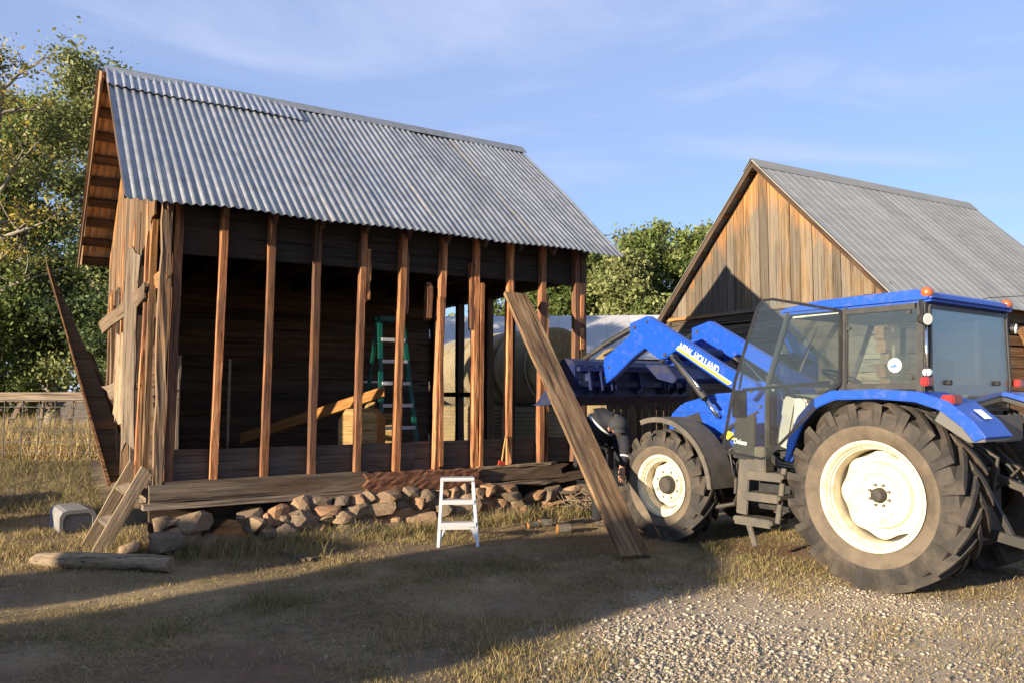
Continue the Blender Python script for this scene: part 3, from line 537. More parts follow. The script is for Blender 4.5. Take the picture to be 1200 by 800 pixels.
# foundation stones
def rock_mesh(name, seed, flat=.6):
    bm = bmesh.new(); bmesh.ops.create_icosphere(bm, subdivisions=2, radius=.5); r = np.random.default_rng(seed)
    pl = [(Vector((r.normal(0, 1), r.normal(0, 1), r.normal(0, .35))).normalized(), r.uniform(.27, .42)) for _ in range(8)]+[(Vector((r.normal(0, .2), r.normal(0, .2), sg)).normalized(), r.uniform(.22, .34)) for sg in (1, -1)]
    for v in bm.verts:
        v.co = v.co*(1.06+r.uniform(-.05, .05))
        for nn, d in pl:
            e = v.co.dot(nn)-d
            if e > 0: v.co -= nn*e*.98
        v.co.z *= flat
    me = bpy.data.meshes.new(name); bm.to_mesh(me); bm.free(); me.materials.append(M['stone']); return me
rocks = [rock_mesh('foundation_stone', s, U(.8, 1)) for s in range(12)]
def rock(name, p, s, par, rz=None):
    o = bpy.data.objects.new(name, random.choice(rocks)); o.location = p; o.scale = s; o.rotation_euler = (U(-.2, .2), U(-.2, .2), rz if rz is not None else U(-.5, .5)); return link(o, par)
def hump(a):  # height the stones reach along the front
    return .10 if .25 < a < .8 else .30 if a < 1.3 else .43 if a < 4.15 else .16 if a < 4.5 else .36
z_used = 0
for row in range(5):
    a = -.05+U(0, .12)
    while a < 5.55:
        w = U(.15, .42) if row else U(.2, .5); h = U(.09, .16) if row else U(.13, .2); z = .06+row*.088
        if z < hump(a)+.03: rock('foundation_stone', (a+w/2, U(-.10, .03)-.022*(5-row), z+U(-.01, .02)), (w*1.2, U(.24, .42), h*2.15), shed)
        a += w*.88
for a, dp, z, s in ((.08, -.28, .16, (.42, .38, .36)), (.62, -.10, .10, (.36, .3, .2)), (-.22, -.1, .12, (.3, .3, .2)), (.15, -.1, .34, (.5, .3, .09)), (1.9, -.42, .08, (.52, .3, .2)), (4.55, -.12, .30, (.34, .3, .2)), (5.05, -.2, .33, (.3, .26, .13)), (4.75, -.2, .2, (.4, .3, .12))): rock('foundation_stone', (a, dp, z), s, shed, 0)
mb = MB(); mb.box((.0, .25, 0), (5.5, .35, .46)); mb.build('foundation_core', M['dark'], shed)

def put(o, m): o.matrix_basis = m; return o
def shed_pt(a, d, z): return shed.matrix_basis @ Vector((a, d, z))
bpy.context.view_layer.update()
SM = Matrix.Translation((Cx, Cy, 0)) @ Matrix.Rotation(SA, 4, 'Z')
def S(a, d, z): return SM @ Vector((a, d, z))
def SD(a, d, z=0): return SM.to_3x3() @ Vector((a, d, z))

# ------------------------------------------------------------------ barn (local x along the ridge, y to the left)
BA = math.atan2(.496, .868); barn = empty('log_barn', (5.26, 16.7, 0), BA); tag(barn, 'log barn with board gable and grey metal roof behind the tractor', 'barn')
BH, BE, BW, BL_ = 6.50, 3.44, 3.02, 7.4
def bz(y): return BH-abs(y+.08)*((BH-BE)/BW)
y = -BW
while y < BW-.02:
    w = min(U(.17, .34), BW-y); yc = y+w/2; sl = (BH-BE)/BW
    top = bz(yc)-.03
    board('gable_board', (U(-.012, .012), yc, BE-.02+U(-.03, .03)), (U(-.01, .01), yc, max(BE+.1, top)), w-.014, .024, M['barn'], barn, (-1, 0, 0), .004, 8, .02, 0, nw=2, sk1=sl*w*(-1 if yc < -.08 else 1)*-1 if abs(yc+.08) > w/2 else 0)
    y += w
board('gable_girt', (-.03, -BW, BE-.04), (-.03, BW, BE-.04), .07, .06, M['barn'], barn, (-1, 0, 0))
for k in range(15):
    z = .12+k*.225
    board('wall_log', (.10, -BW+.05+U(-.12, 0), z), (.10, BW+U(-.1, .1), z), .21, .18, M['log'], barn, (-1, 0, 0), .018, 7, .03, .03, nw=2)
    for sy, mt in ((-1, 'loglit'), (1, 'log')): board('wall_log', (-.10+U(-.12, .05), sy*(BW-.1), z+.11), (BL_, sy*(BW-.1), z+.11), .21, .18, M[mt], barn, (0, sy, 0), .018, 7, .03, .03, nw=2)
for x in (2.6, 4.9): board('eave_post', (x, -BW-.03, 0), (x, -BW-.03, 3.4), .16, .1, M['loglit'], barn, (0, -1, 0), .01, 5)
board('brace_log', (4.1, -BW-.1, 2.95), (4.6, -BW-.12, 2.1), .2, .16, M['loglit'], barn, (0, -1, 0), .02, 4)
board('wall_log', (BL_-.1, -BW, 1.7), (BL_-.1, BW, 1.7), 3.3, .16, M['log'], barn, (1, 0, 0), nw=1)
def barn_sheet(x0, x1, sy):
    per = (x1-x0)/3; vs, fs = [], []; ye = sy*(BW+.30); prof = []
    for k in range(3):
        b = x0+k*per; prof += [(b, 0), (b+.012, .006), (b+.022, .006), (b+.034, 0)]
    prof.append((x1+.01, 0)); nr = Vector((0, sy, 1)).normalized()
    for y in (-.08, (ye-.08)/2, ye):
        zz = bz(y)+.06+U(-.004, .004)
        for lay in (0, -.012):
            for xx, hh in prof: vs.append((xx, y+nr.y*(hh+lay), zz+nr.z*(hh+lay)))
    m = len(prof)
    for r in range(2):
        for lay in range(2):
            for k in range(m-1):
                a = (r*2+lay)*m+k; b = a+2*m; fs.append((a, a+1, b+1, b))
    for k in range(m-1): fs.append((4*m+k, 4*m+k+1, 5*m+k+1, 5*m+k))
    for e in (0, m-1):
        for r in range(2): fs.append((r*2*m+e, r*2*m+m+e, (r+1)*2*m+m+e, (r+1)*2*m+e))
    return mesh_obj('roof_sheet', vs, fs, M['barn_roof'], barn)
for q in range(10):
    for sy in (-1, 1): barn_sheet(-.28+q*.79, -.28+(q+1)*.79, sy)
mb = MB(); mb.prism([(-.30, bz(-.30)+.085), (-.08, BH+.10), (.14, bz(.14)+.085), (.14, bz(.14)+.075), (-.08, BH+.09), (-.30, bz(-.30)+.075)], -.3, 7.65, 'x'); mb.build('ridge_cap', M['barn_roof'], barn)
for sy in (-1, 1):
    board('barge_board', (-.24, -.08, BH-.02), (-.24, sy*(BW+.27), bz(sy*(BW+.27))-.02), .11, .03, M['dark'], barn, (-1, 0, 0))
    for k in range(9):
        y = -.08+sy*(.2+k*.37); nr = Vector((0, sy, 1)).normalized(); board('purlin', (-.22, y, bz(y)+.015), (7.5, y, bz(y)+.015), .1, .03, M['post'], barn, nr, nw=1, seg=2)
mb = MB(); mb.prism([(-BW, BE), (BW, BE), (-.08, BH-.1)], BL_-.05, BL_, 'x'); mb.build('rear_gable', M['barn'], barn)

# ------------------------------------------------------------------ round bales
def bale_mesh():
    mb = MB(); prof = []; L, r0 = 1.28, .76
    for k in range(33):
        u = k/32; prof.append((r0+U(-.006, .006)-(.07*(max(0, abs(u-.5)-.42)/.08)**2), -L/2+L*u))
    prof = [(.02, -L/2+.03), (.35, -L/2+.01), (.6, -L/2)]+prof+[(.6, L/2), (.35, L/2-.01), (.02, L/2-.03)]
    mb.lathe(prof, 40); o = mb.build('hay_body', M['hay'], None, True)
    co = np.zeros(len(o.data.vertices)*3); o.data.vertices.foreach_get('co', co); co = co.reshape(-1, 3); co *= 1+rng.normal(0, .004, co.shape); o.data.vertices.foreach_set('co', co.ravel())
    return o
bale0 = bale_mesh(); bw = MB()
for k in range(15):
    yy = -.56+k*.08; bw.lathe([(.758, yy-.006), (.772, yy), (.758, yy+.006)], 40)
wrap0 = bw.build('net_wrap', M['wrap'], bale0)
def bale(loc, rot, label, first=[True]):
    r = empty('round_bale', loc); r.rotation_euler = rot; tag(r, label, 'hay bale', 'round hay bales')
    if first[0]: first[0] = False; b, w_ = bale0, wrap0
    else:
        b = bale0.copy(); col.objects.link(b); w_ = wrap0.copy(); col.objects.link(w_)
    b.parent = r; w_.parent = r; return r
zb = Matrix.Rotation(SA, 4, 'Z'); F0 = Vector((.93, 15.35, 0)); bd = SD(0, 1)
ups = ['round hay bale lying on top nearest the tractor, seen past the rightmost studs', 'round hay bale lying on top of the stack, middle of three', 'round hay bale lying on top of the stack, farthest back']
los = ['upright round bale under the nearest stacked bale', 'upright round bale under the middle stacked bale', 'upright round bale under the farthest stacked bale']
for k in range(3):
    c_ = F0+bd*(.64+k*1.42); g_ = float(gz(c_.x, c_.y))
    c2 = F0+bd*(.70+k*1.6)
    bale((c2.x, c2.y, g_+.70), (R(90), 0, SA+k), los[k]); bale((c_.x, c_.y, g_+1.34+.765), (U(-.01, .01), k*.7, SA), ups[k])
# an unseen bale pair added left of the frame to shade the bank
for s_, p_, lb in ((-3.4, 11.2, 'unseen round bale added to shade the bank, nearer one'), (-3.4, 12.8, 'unseen round bale added to shade the bank, farther one')):
    d_ = Vector((math.sin(R(SUN_AZ)), math.cos(R(SUN_AZ)), 0)); q_ = Vector((-d_.y, d_.x, 0)); c_ = d_*s_+q_*p_
    bale((c_.x, c_.y, float(gz(c_.x, c_.y))+.75), (0, 0, R(-SUN_AZ)), lb)
# unseen hut and tank off frame, shaped to throw the long yard shadows
d_ = Vector((math.sin(R(SUN_AZ)), math.cos(R(SUN_AZ)), 0)); q_ = Vector((-d_.y, d_.x, 0)); c_ = d_*(-8)+q_*5.22
hut = empty('shadow_caster_hut', c_, R(90-SUN_AZ)); tag(hut, 'narrow board hut, unseen, shaped to cast the long yard shadow', 'hut')
for k in range(12):
    yy = -1.35+.1125+k*.225; zt = 3.42-.38*abs(yy)
    for xx, nx_ in ((0, 1), (-3.2, -1)): board('wall_board', (xx, yy, 0), (xx, yy, zt), .222, .025, M['gable'], hut, (nx_, 0, 0), .003, 2, nw=1)
for k in range(14):
    for yy in (-1.33, 1.33): board('wall_board', (-.12-k*.228, yy, 0), (-.12-k*.228, yy, 2.92), .226, .025, M['gable'], hut, (0, yy, 0), .003, 2, nw=1)
for sy in (-1, 1): board('roof_sheet', (.1, sy*.70, 3.23), (-3.3, sy*.70, 3.23), 1.44, .03, M['barn_roof'], hut, (0, sy*.38, 1), .002, 2, nw=1)
c_ = d_*(-8)+q_*7.62; tank = empty('shadow_caster_tank', c_, R(90-SUN_AZ)); tag(tank, 'pale tank on a post stand, unseen, added to cast the second yard shadow', 'fuel tank')
mb = MB(); mb.lathe([(.02, -.64), (.32, -.63), (.42, -.56), (.44, -.5), (.44, .5), (.42, .56), (.32, .63), (.02, .64)], 28, (0, 0, 2.30)); mb.build('tank', M['tank'], tank, True)
mb = MB(); mb.box((-.17, -.06, 0), (.17, .22, 1.9)); mb.box((-.35, -.5, 1.82), (.35, .5, 1.9)); mb.build('stand', M['grey'], tank)

# ------------------------------------------------------------------ wire fence on the left
fen = empty('wire_fence', (-8.8, 14, 0)); tag(fen, 'wire mesh fence with weathered top rail left of the shed', 'fence')
fz = .40
for a0, a1 in ((-5.5, -1.9), (-1.92, 1.75), (1.73, 3.4)): board('top_rail', (a0, 0, 1.18+fz-.02), (a1, 0, 1.19+fz), .17, .04, M['grey'], fen, (0, -1, 0), .008, 6, .02, .02)
for x in (-5.2, -1.9, 1.74, 3.3): board('fence_post', (x, .09, fz-.1), (x, .09, 1.22+fz), .11, .10, M['grey'], fen, (0, -1, 0), .01, 4)
mb = MB()
for x in np.arange(-5.5, 3.4, .30): mb.bar((x, -.03, fz-.05), (x+U(-.02, .02), -.03, 1.12+fz), .014, .012)
for z in (.05, .22, .40, .60, .80, 1.0, 1.12): mb.bar((-5.5, -.040, fz+z), (3.4, -.036, fz+z+U(-.01, .01)), .014, .012)
mb.build('wire_mesh', M['iron'], fen)
for k in range(7): board('wire_stay', (-1.6+k*.52, .03, fz+.62+U(0, .1)), (-1.5+k*.52+U(-.05, .1), .03, 1.1+fz), .07, .02, M['grey'], fen, (0, -1, 0), .008, 3, .02, .0)

# ------------------------------------------------------------------ trees
def tree(name, loc, h, spread, seed, label, leafcol, nleaf, lsize, bark='bark', crown_lo=.25, lean=(0, 0), group=None, dens=1.0, bare=0):
    r = np.random.default_rng(seed); t = empty(name, loc); tag(t, label, 'tree', group); mb = MB(); tips = []
    def limb(p, d, L, rad, lvl):
        pts = [Vector(p)]; rr = [rad]; n_ = 5 if lvl < 2 else 3; d = Vector(d)
        for k in range(n_):
            d = (d+Vector(r.normal(0, .13 if lvl else .05, 3))+Vector((0, 0, .06 if lvl else .02))).normalized(); pts.append(pts[-1]+d*L/n_); rr.append(rad*(1-(k+1)/n_*.72))
        mb.tube(pts, rr, 7 if lvl == 0 else 5 if lvl == 1 else 4, False)
        if lvl >= 2: tips.extend(pts[1:]); return
        nb_ = (13 if lvl == 0 else 6)
        for k in range(nb_):
            u = (crown_lo+(1-crown_lo)*(k+r.random())/nb_) if lvl == 0 else (.25+.75*(k+r.random())/nb_)
            i_ = min(n_-1, int(u*n_)); f_ = u*n_-i_; p_ = pts[i_].lerp(pts[i_+1], f_); az = r.random()*6.283; up_ = r.uniform(.25, .9)
            dd = Vector((math.cos(az), math.sin(az), up_)).normalized(); ll = (spread*(1.05-.55*u)*r.uniform(.6, 1.1) if lvl == 0 else L*r.uniform(.32, .6))
            limb(p_, dd, ll, rr[i_]*(.5 if lvl == 0 else .55), lvl+1)
        if lvl == 0: tips.append(pts[-1])
    limb((0, 0, -.2), (lean[0], lean[1], 1), h*.93, h*.020+.05, 0); mb.build('trunk', M[bark], t, True)
    T_ = np.array([tuple(p) for p in tips]); cw = .45*r.random(len(T_))**2+.08
    if bare: cw *= (r.random(len(T_)) > bare)
    idx = r.choice(len(T_), nleaf, p=cw/cw.sum()); sp_ = .28+.42*r.random(len(T_))
    c = T_[idx]+r.normal(0, 1, (nleaf, 3))*(sp_[idx]*spread*.17)[:, None]*np.array([1, 1, .75])
    c = c[c[:, 2] > .4]; m_ = len(c); a = r.normal(0, 1, (m_, 3)); a /= np.linalg.norm(a, axis=1)[:, None]; b = np.cross(a, r.normal(0, 1, (m_, 3))); b /= np.linalg.norm(b, axis=1)[:, None]
    s = (lsize*1.15*(r.random(m_)**1.5*1.1+.5))[:, None]
    v = np.stack([c-a*s, c-b*s*.55, c+a*s, c+b*s*.55], 1); f = np.array([(0, 1, 2), (0, 2, 3)])[None]+(np.arange(m_)*4)[:, None, None]
    clump = r.random(len(T_))[idx][:m_] if len(idx) >= m_ else r.random(m_)
    cc = (np.array(leafcol[0])*(1-clump[:, None])+np.array(leafcol[1])*clump[:, None])*(r.random((m_, 1))*.6+.7)
    fast_mesh('crown', v.reshape(-1, 3), f.reshape(-1, 3), M['leaf'], t, np.repeat(cc, 4, 0)); return t
GR = ((.065, .10, .026), (.19, .225, .06)); GD = ((.04, .07, .025), (.10, .135, .042)); GY_ = ((.18, .18, .045), (.36, .27, .05)); GP = ((.15, .175, .06), (.27, .285, .11))
for nm, loc, h, sp_, sd, lb, lc, nl, ls, bk, cl, ln, br in (
    ('cottonwood_tree', (-13.4, 22, .4), 9.6, 3.4, 3, 'pale barked cottonwood with leaning bare top limb at the left edge', GR, 42000, .048, 'pale_bark', .12, (-.02, 0), .15),
    ('cottonwood_tree', (-10.9, 21, .4), 9.6, 3.0, 4, 'light green feathery tree right behind the shed gable', GP, 40000, .045, 'pale_bark', .10, (.0, 0), 0),
    ('cottonwood_tree', (-15.6, 23, .4), 11.8, 3.0, 5, 'tall tree with yellow leaves cut by the left edge', GY_, 30000, .048, 'pale_bark', .2, (.02, 0), .2),
    ('broadleaf_tree', (-11.8, 25, .4), 10.2, 3.4, 6, 'dark green tree in the shade behind the cottonwoods', GD, 42000, .058, 'bark', .05, (0, 0), 0),
    ('broadleaf_tree', (-14.9, 26, .4), 10.5, 3.4, 8, 'dark green tree at the back behind the leaning limb', GD, 40000, .058, 'bark', .05, (0, 0), 0),
    ('broadleaf_tree', (-18.5, 26, .4), 9.5, 3.6, 18, 'dark bushy tree just outside the left edge', GD, 28000, .06, 'bark', .05, (0, 0), 0),
    ('broadleaf_tree', (-12.9, 19.8, .4), 4.6, 2.4, 9, 'low bushy young tree behind the tall dry grass', GR, 30000, .045, 'bark', .05, (0, 0), 0),
    ('broadleaf_tree', (-10.2, 20.5, .4), 5.0, 2.6, 10, 'low dark tree filling the gap beside the gable', GD, 32000, .048, 'bark', .03, (0, 0), 0),
    ('broadleaf_tree', (-15.2, 20.5, .4), 5.2, 2.6, 21, 'low dark tree at the left edge behind the fence', GD, 28000, .048, 'bark', .03, (0, 0), 0),
    ('cottonwood_tree', (4.4, 50, 0), 9.8, 4.6, 11, 'rounded green tree beside the shed eave', GR, 38000, .11, 'bark', .12, (0, 0), 0),
    ('cottonwood_tree', (7.4, 52, 0), 11.2, 4.6, 12, 'olive green tree in the middle of the gap between roofs', GP, 38000, .11, 'bark', .12, (0, 0), 0),
    ('cottonwood_tree', (10.6, 51, 0), 12.2, 4.8, 13, 'tallest olive tree rising beside the barn roof edge', GP, 40000, .11, 'bark', .12, (0, 0), 0),
    ('cottonwood_tree', (13.6, 54, 0), 12.4, 4.8, 14, 'olive tree mostly hidden by the barn gable', GR, 30000, .11, 'bark', .12, (0, 0), 0),
    ('cottonwood_tree', (9.0, 49, 0), 11.6, 4.4, 31, 'yellow green tree between the two tallest olive trees', GR, 34000, .11, 'bark', .1, (0, 0), 0),
    ('cottonwood_tree', (5.9, 48.5, 0), 9.8, 4.2, 32, 'shorter light green tree right of the shed eave', GP, 34000, .11, 'bark', .1, (0, 0), 0),
    ('cottonwood_tree', (12.4, 49, 0), 11.2, 4.2, 33, 'light green tree low behind the barn rake', GR, 30000, .11, 'bark', .1, (0, 0), 0),
    ('bare_cottonwood', (-13.3, 19.6, .4), 9.9, 2.6, 34, 'nearly bare pale trunk leaning right with few yellow leaves', GY_, 2600, .045, 'pale_bark', .35, (.05, 0), .5),
    ('broadleaf_tree', (1.2, 53, 0), 9.5, 4.8, 15, 'dark tree seen between the last studs', GR, 26000, .12, 'bark', .05, (0, 0), 0),
    ('broadleaf_tree', (6.0, 57, 0), 8.5, 5.0, 16, 'dark low tree behind the pale shed roof', GD, 22000, .12, 'bark', .05, (0, 0), 0),
    ('broadleaf_tree', (10.5, 57, 0), 8.5, 5.0, 17, 'dark low tree behind the loader knee', GD, 22000, .12, 'bark', .05, (0, 0), 0)):
    tree(nm, loc, h, sp_, sd, lb, lc, nl, ls, bk, cl, ln, 'trees at the left' if loc[0] < -5 else 'trees between the roofs', 1, br)

# far machine shed with a low pale roof, straw heap in front of it
far = empty('machine_shed', (3.2, 36, 0), R(-4)); tag(far, 'low far shed with pale grey metal roof', 'shed')
for k in range(16):
    x0 = -9+k*1.13; mb = MB(); mb.prism([(-1.2, 3.2), (2.6, 5.45), (2.6, 5.40), (-1.2, 3.15)], x0, x0+1.12, 'x'); mb.build('roof_sheet', M['far_roof'], far)
mb = MB(); mb.box((-8.8, -.9, 0), (8.8, -.8, 3.3)); mb.build('front_wall', M['grey'], far)
mb = MB(); mb.box((-8.8, 2.5, 0), (8.8, 2.6, 5.3)); mb.build('rear_wall', M['grey'], far)
bm = bmesh.new(); bmesh.ops.create_icosphere(bm, subdivisions=5, radius=1)
for v in bm.verts:
    c_ = v.co; k_ = 1+.16*math.sin(c_.x*5+c_.y*3)+.1*math.sin(c_.y*9+1)+U(-.02, .02); v.co = Vector((c_.x*1.15*k_, c_.y*1.3*k_, max(0, c_.z)*3.0*(.92+.08*k_)))
me = bpy.data.meshes.new('straw_heap'); bm.to_mesh(me); bm.free(); me.materials.append(M['hay']); o = bpy.data.objects.new('straw_heap', me); o.location = (3.0, 24, 0); link(o); tag(o, 'golden heap of loose straw behind the loader', 'straw heap', kind='stuff')

gt = empty('board_gate', (2.05, 17.2, 0), R(4)); tag(gt, 'dark upright board gate between shed and barn', 'gate')
for k in range(13): board('gate_board', (.08+k*.155, 0, .02+U(0, .06)), (.08+k*.155+U(-.01, .01), 0, 1.75+U(-.08, .05)), .125, .025, M['dark'], gt, (0, -1, 0), .004, 3, .01, .03)
for z in (.4, 1.35): board('gate_rail', (0, .03, z), (2.1, .03, z), .1, .03, M['dark'], gt, (0, -1, 0))

# ------------------------------------------------------------------ loose things around the shed
o = board('leaning_plank', S(3.93, -2.80, .05), S(4.30, -.035, 2.93), .34, .045, M['plank'], None, SD(0, -1, 1), .006, 10, .015, .01, nw=4)
tag(o, 'wide weathered plank leaning from the ground up to the studs', 'plank')
# white folding step stool
st = empty('step_stool', (-.565, 8.42, float(gz(-.56, 8.4))), R(6)); tag(st, 'white metal folding step stool on the grass', 'step stool')
for sx in (-1, 1):
    mb = MB(); mb.bar((sx*.205, -.02, 0), (sx*.165, .20, .68), .035, .028, (0, -1, .3)); mb.build('front_leg', M['alu'], st, bevel=.004)
    mb = MB(); mb.bar((sx*.20, .48, 0), (sx*.165, .25, .66), .026, .022, (0, 1, .3)); mb.build('rear_leg', M['alu'], st, bevel=.003)
    mb = MB(); mb.bar((sx*.19, .01, .075), (sx*.125, .055, .215), .02, .012, (0, -1, .3)); mb.build('brace', M['alu'], st)
for z, w in ((.235, .375), (.46, .35)):
    y_ = -.02+.22*z/.68; mb = MB(); mb.box((-w/2, y_-.03, z-.012), (w/2, y_+.10, z+.01)); mb.box((-w/2, y_-.034, z-.035), (w/2, y_-.026, z+.012)); mb.build('step', M['alu'], st)
mb = MB(); mb.box((-.185, .135, .665), (.185, .31, .70)); mb.build('top_step', M['alu'], st, bevel=.01)
mb = MB(); mb.bar((-.2, .44, .12), (.2, .44, .12), .025, .012, (0, 1, 0)); mb.build('rear_rail', M['alu'], st)
# wooden steps
ws = empty('wooden_steps', (-4.1, 8.0, 0)); tag(ws, 'pale wooden stringer steps leaning at the shed corner', 'steps')
A0, A1, B0, B1 = Vector((0, -.05, .02)), Vector((.40, .10, .86)), Vector((-.34, .42, .02)), Vector((.06, .56, .88)); nr = (B0-A0).normalized()
board('stringer', A0, A1, .13, .04, M['pale'], ws, -nr, .004, 5, .01, .01, sk0=-.06, sk1=.05); board('stringer', B0, B1, .13, .04, M['pale'], ws, -nr, .004, 5, .01, .01, sk0=-.06, sk1=.05)
for u in (.36, .74): board('tread', A0.lerp(A1, u)+nr*.02, B0.lerp(B1, u)-nr*.02, .14, .035, M['pale'], ws, (-.25, -.1, 1), .004, 3)
# pale trough lying on its side
tr = empty('pale_trough', (-5.02, 9.30, float(gz(-5, 9.3))), R(128)); tag(tr, 'grey white rounded plastic trough lying in the grass', 'trough')
prof = [(-.19, 0), (-.19, .19), (-.16, .245), (-.11, .26), (.11, .26), (.16, .245), (.19, .19), (.19, 0)]; inn = [(a*.80, b*.84) for a, b in prof]
mb = MB(); mb.prism(prof+inn[::-1], 0, .72, 'x'); mb.build('shell', M['tarpgrey'], tr); mb = MB(); mb.prism(inn, .05, .08, 'x'); mb.build('end_panel', M['tarpgrey'], tr)
# log on the ground
mb = MB(); pts = [(-4.47, 7.50, .06), (-4.40, 7.49, .075), (-4.2, 7.45, .08), (-3.9, 7.41, .08), (-3.6, 7.36, .078), (-3.3, 7.32, .078), (-3.08, 7.28, .077)]; mb.tube([(x, y, z+float(gz(x, y))) for x, y, z in pts], [.03, .062, .073, .075, .072, .074, .07], 12)
tag(mb.build('fallen_log', M['pale'], None, True, auto=40), 'grey round log lying on the grass before the steps', 'log')
for p0, p1, w, lb in (((-2.33, 8.08), (-1.88, 7.72), .09, 'small grey board scrap lying flat on the grass, longer one'), ((-2.2, 7.95), (-1.95, 7.68), .05, 'thin grey batten scrap lying beside the longer scrap')):
    z = float(gz(*p0))+.03; tag(board('board_scrap', (p0[0], p0[1], z), (p1[0], p1[1], float(gz(*p1))+.03), w, .025, M['grey'], None, seg=3, jag1=.03), lb, 'board', 'board scraps on the grass')
# green step ladder inside the shed
ld = empty('step_ladder', S(3.2, 1.2, .70), SA); tag(ld, 'green fibreglass step ladder standing inside the shed', 'ladder')
for sx in (-1, 1):
    mb = MB(); mb.bar((sx*.27, -.1, 0), (sx*.17, .26, 1.95), .07, .03, (0, -1, .2)); mb.build('front_rail', M['green'], ld, bevel=.006)
    mb = MB(); mb.bar((sx*.26, .75, 0), (sx*.165, .36, 1.92), .05, .025, (0, 1, .2)); mb.build('rear_rail', M['green'], ld, bevel=.005)
for k in range(6):
    z = .18+k*.30; u = z/1.95; w = .52-.2*u; mb = MB(); mb.box((-w/2, -.1+.36*u-.03, z-.015), (w/2, -.1+.36*u+.06, z+.012)); mb.box((-w/2, -.1+.36*u-.04, z-.03), (w/2, -.1+.36*u-.028, z+.015)); mb.build('step', M['alu'], ld)
mb = MB(); mb.box((-.19, .22, 1.93), (.19, .42, 2.0)); mb.build('top_cap', M['green'], ld, bevel=.012)
for z in (.4, 1.1): mb = MB(); mb.bar((-.24, .67, z), (.24, .67, z), .03, .012, (0, 1, 0)); mb.build('rear_brace', M['alu'], ld)
# fresh wood crate and boards inside
cr = empty('wooden_crate', S(2.40, .62, .70), SA+R(-38)); tag(cr, 'fresh yellow eight-sided wooden crate inside the shed', 'crate')
oc = [(-.24, .0), (-.24, .60), (-.15, .74), (.14, .76), (.25, .66), (.25, .0)]
mb = MB(); mb.prism(oc, -.02, .0); mb.build('front_panel', M['fresh'], cr); mb = MB(); mb.prism([(a*.96, b*.98) for a, b in oc], .004, .42); mb.build('body', M['orange'], cr)
o = board('loose_plank', S(1.40, 2.35, 1.02), S(2.85, .85, 1.66), .15, .03, M['orange'], None, SD(-.5, -.6, .5), seg=4); tag(o, 'long orange plank lying slantwise inside the shed', 'plank')
bx_ = empty('plywood_box', S(3.02, 1.75, .70), SA+R(-20)); tag(bx_, 'pale plywood box behind the green ladder', 'box')
for nm, a, b in (('front_panel', (-.3, -.2, 0), (.35, -.18, .62)), ('side_panel', (-.3, -.176, 0), (-.28, .25, .62)), ('side_panel', (.33, -.176, 0), (.35, .25, .62)), ('lid', (-.33, -.23, .624), (.38, .28, .65))): mb = MB(); mb.box(a, b); mb.build(nm, M['fresh'], bx_)
o = board('offcut', S(2.86, 1.5, 1.37), S(3.02, 1.72, 1.50), .12, .03, M['fresh'], None, SD(-.6, -.7, .4), seg=2); tag(o, 'short yellow offcut lying on the plywood box', 'offcut')
# hand axe leaning on the sill
ax = empty('hand_axe', S(4.09, -.03, .72), SA); tag(ax, 'pale handled axe with red head standing on the sill', 'axe')
mb = MB(); mb.tube([(.01, 0, .03), (.05, .02, .2), (.095, .035, .37)], [.014, .012, .013], 8); mb.build('handle', M['fresh'], ax, True)
mb = MB(); mb.prism([(-.05, 0), (.06, .0), (.05, .045), (-.03, .06)], -.012, .012); mb.build('head', M['red_tool'], ax)
# cut log chunks and a twig heap by the foundation gap
for p, r_, ln, rz_, lb in (((.45, 9.50), .06, .14, 200, 'cut log chunk with orange end grain near the twig heap'), ((.66, 9.12), .06, .14, 190, 'rounded cut log chunk beside the leaning plank'), ((.30, 9.42), .045, .14, 215, 'small split log chunk next to the stones')):
    e = empty('log_chunk', (p[0], p[1], float(gz(*p))+r_*.8), R(rz_)); tag(e, lb, 'log chunk', 'cut log chunks')
    mb = MB(); mb.tube([(0, 0, 0), (ln, 0, 0)], r_, 12); mb.build('bark', M['bark'], e); mb = MB(); mb.tube([(ln+.002, 0, 0), (ln+.012, 0, 0)], r_*.93, 12); mb.build('cut_face', M['orange'], e)
mb = MB()
for k in range(70):
    p = S(U(4.85, 5.5), U(-.6, -.25), 0); z = U(.03, .3); q = Vector((U(-.22, .22), U(-.15, .15), U(-.12, .15))); m_ = Vector((U(-.04, .04), U(-.04, .04), U(-.03, .05)))
    mb.tube([Vector((p.x, p.y, z))-q, Vector((p.x, p.y, z))+m_, Vector((p.x, p.y, z))+q], [.006, .005, .003], 5, False)
tag(mb.build('twig_heap', M['twig'], None), 'tangle of dry twigs at the broken foundation corner', 'twigs', kind='stuff')

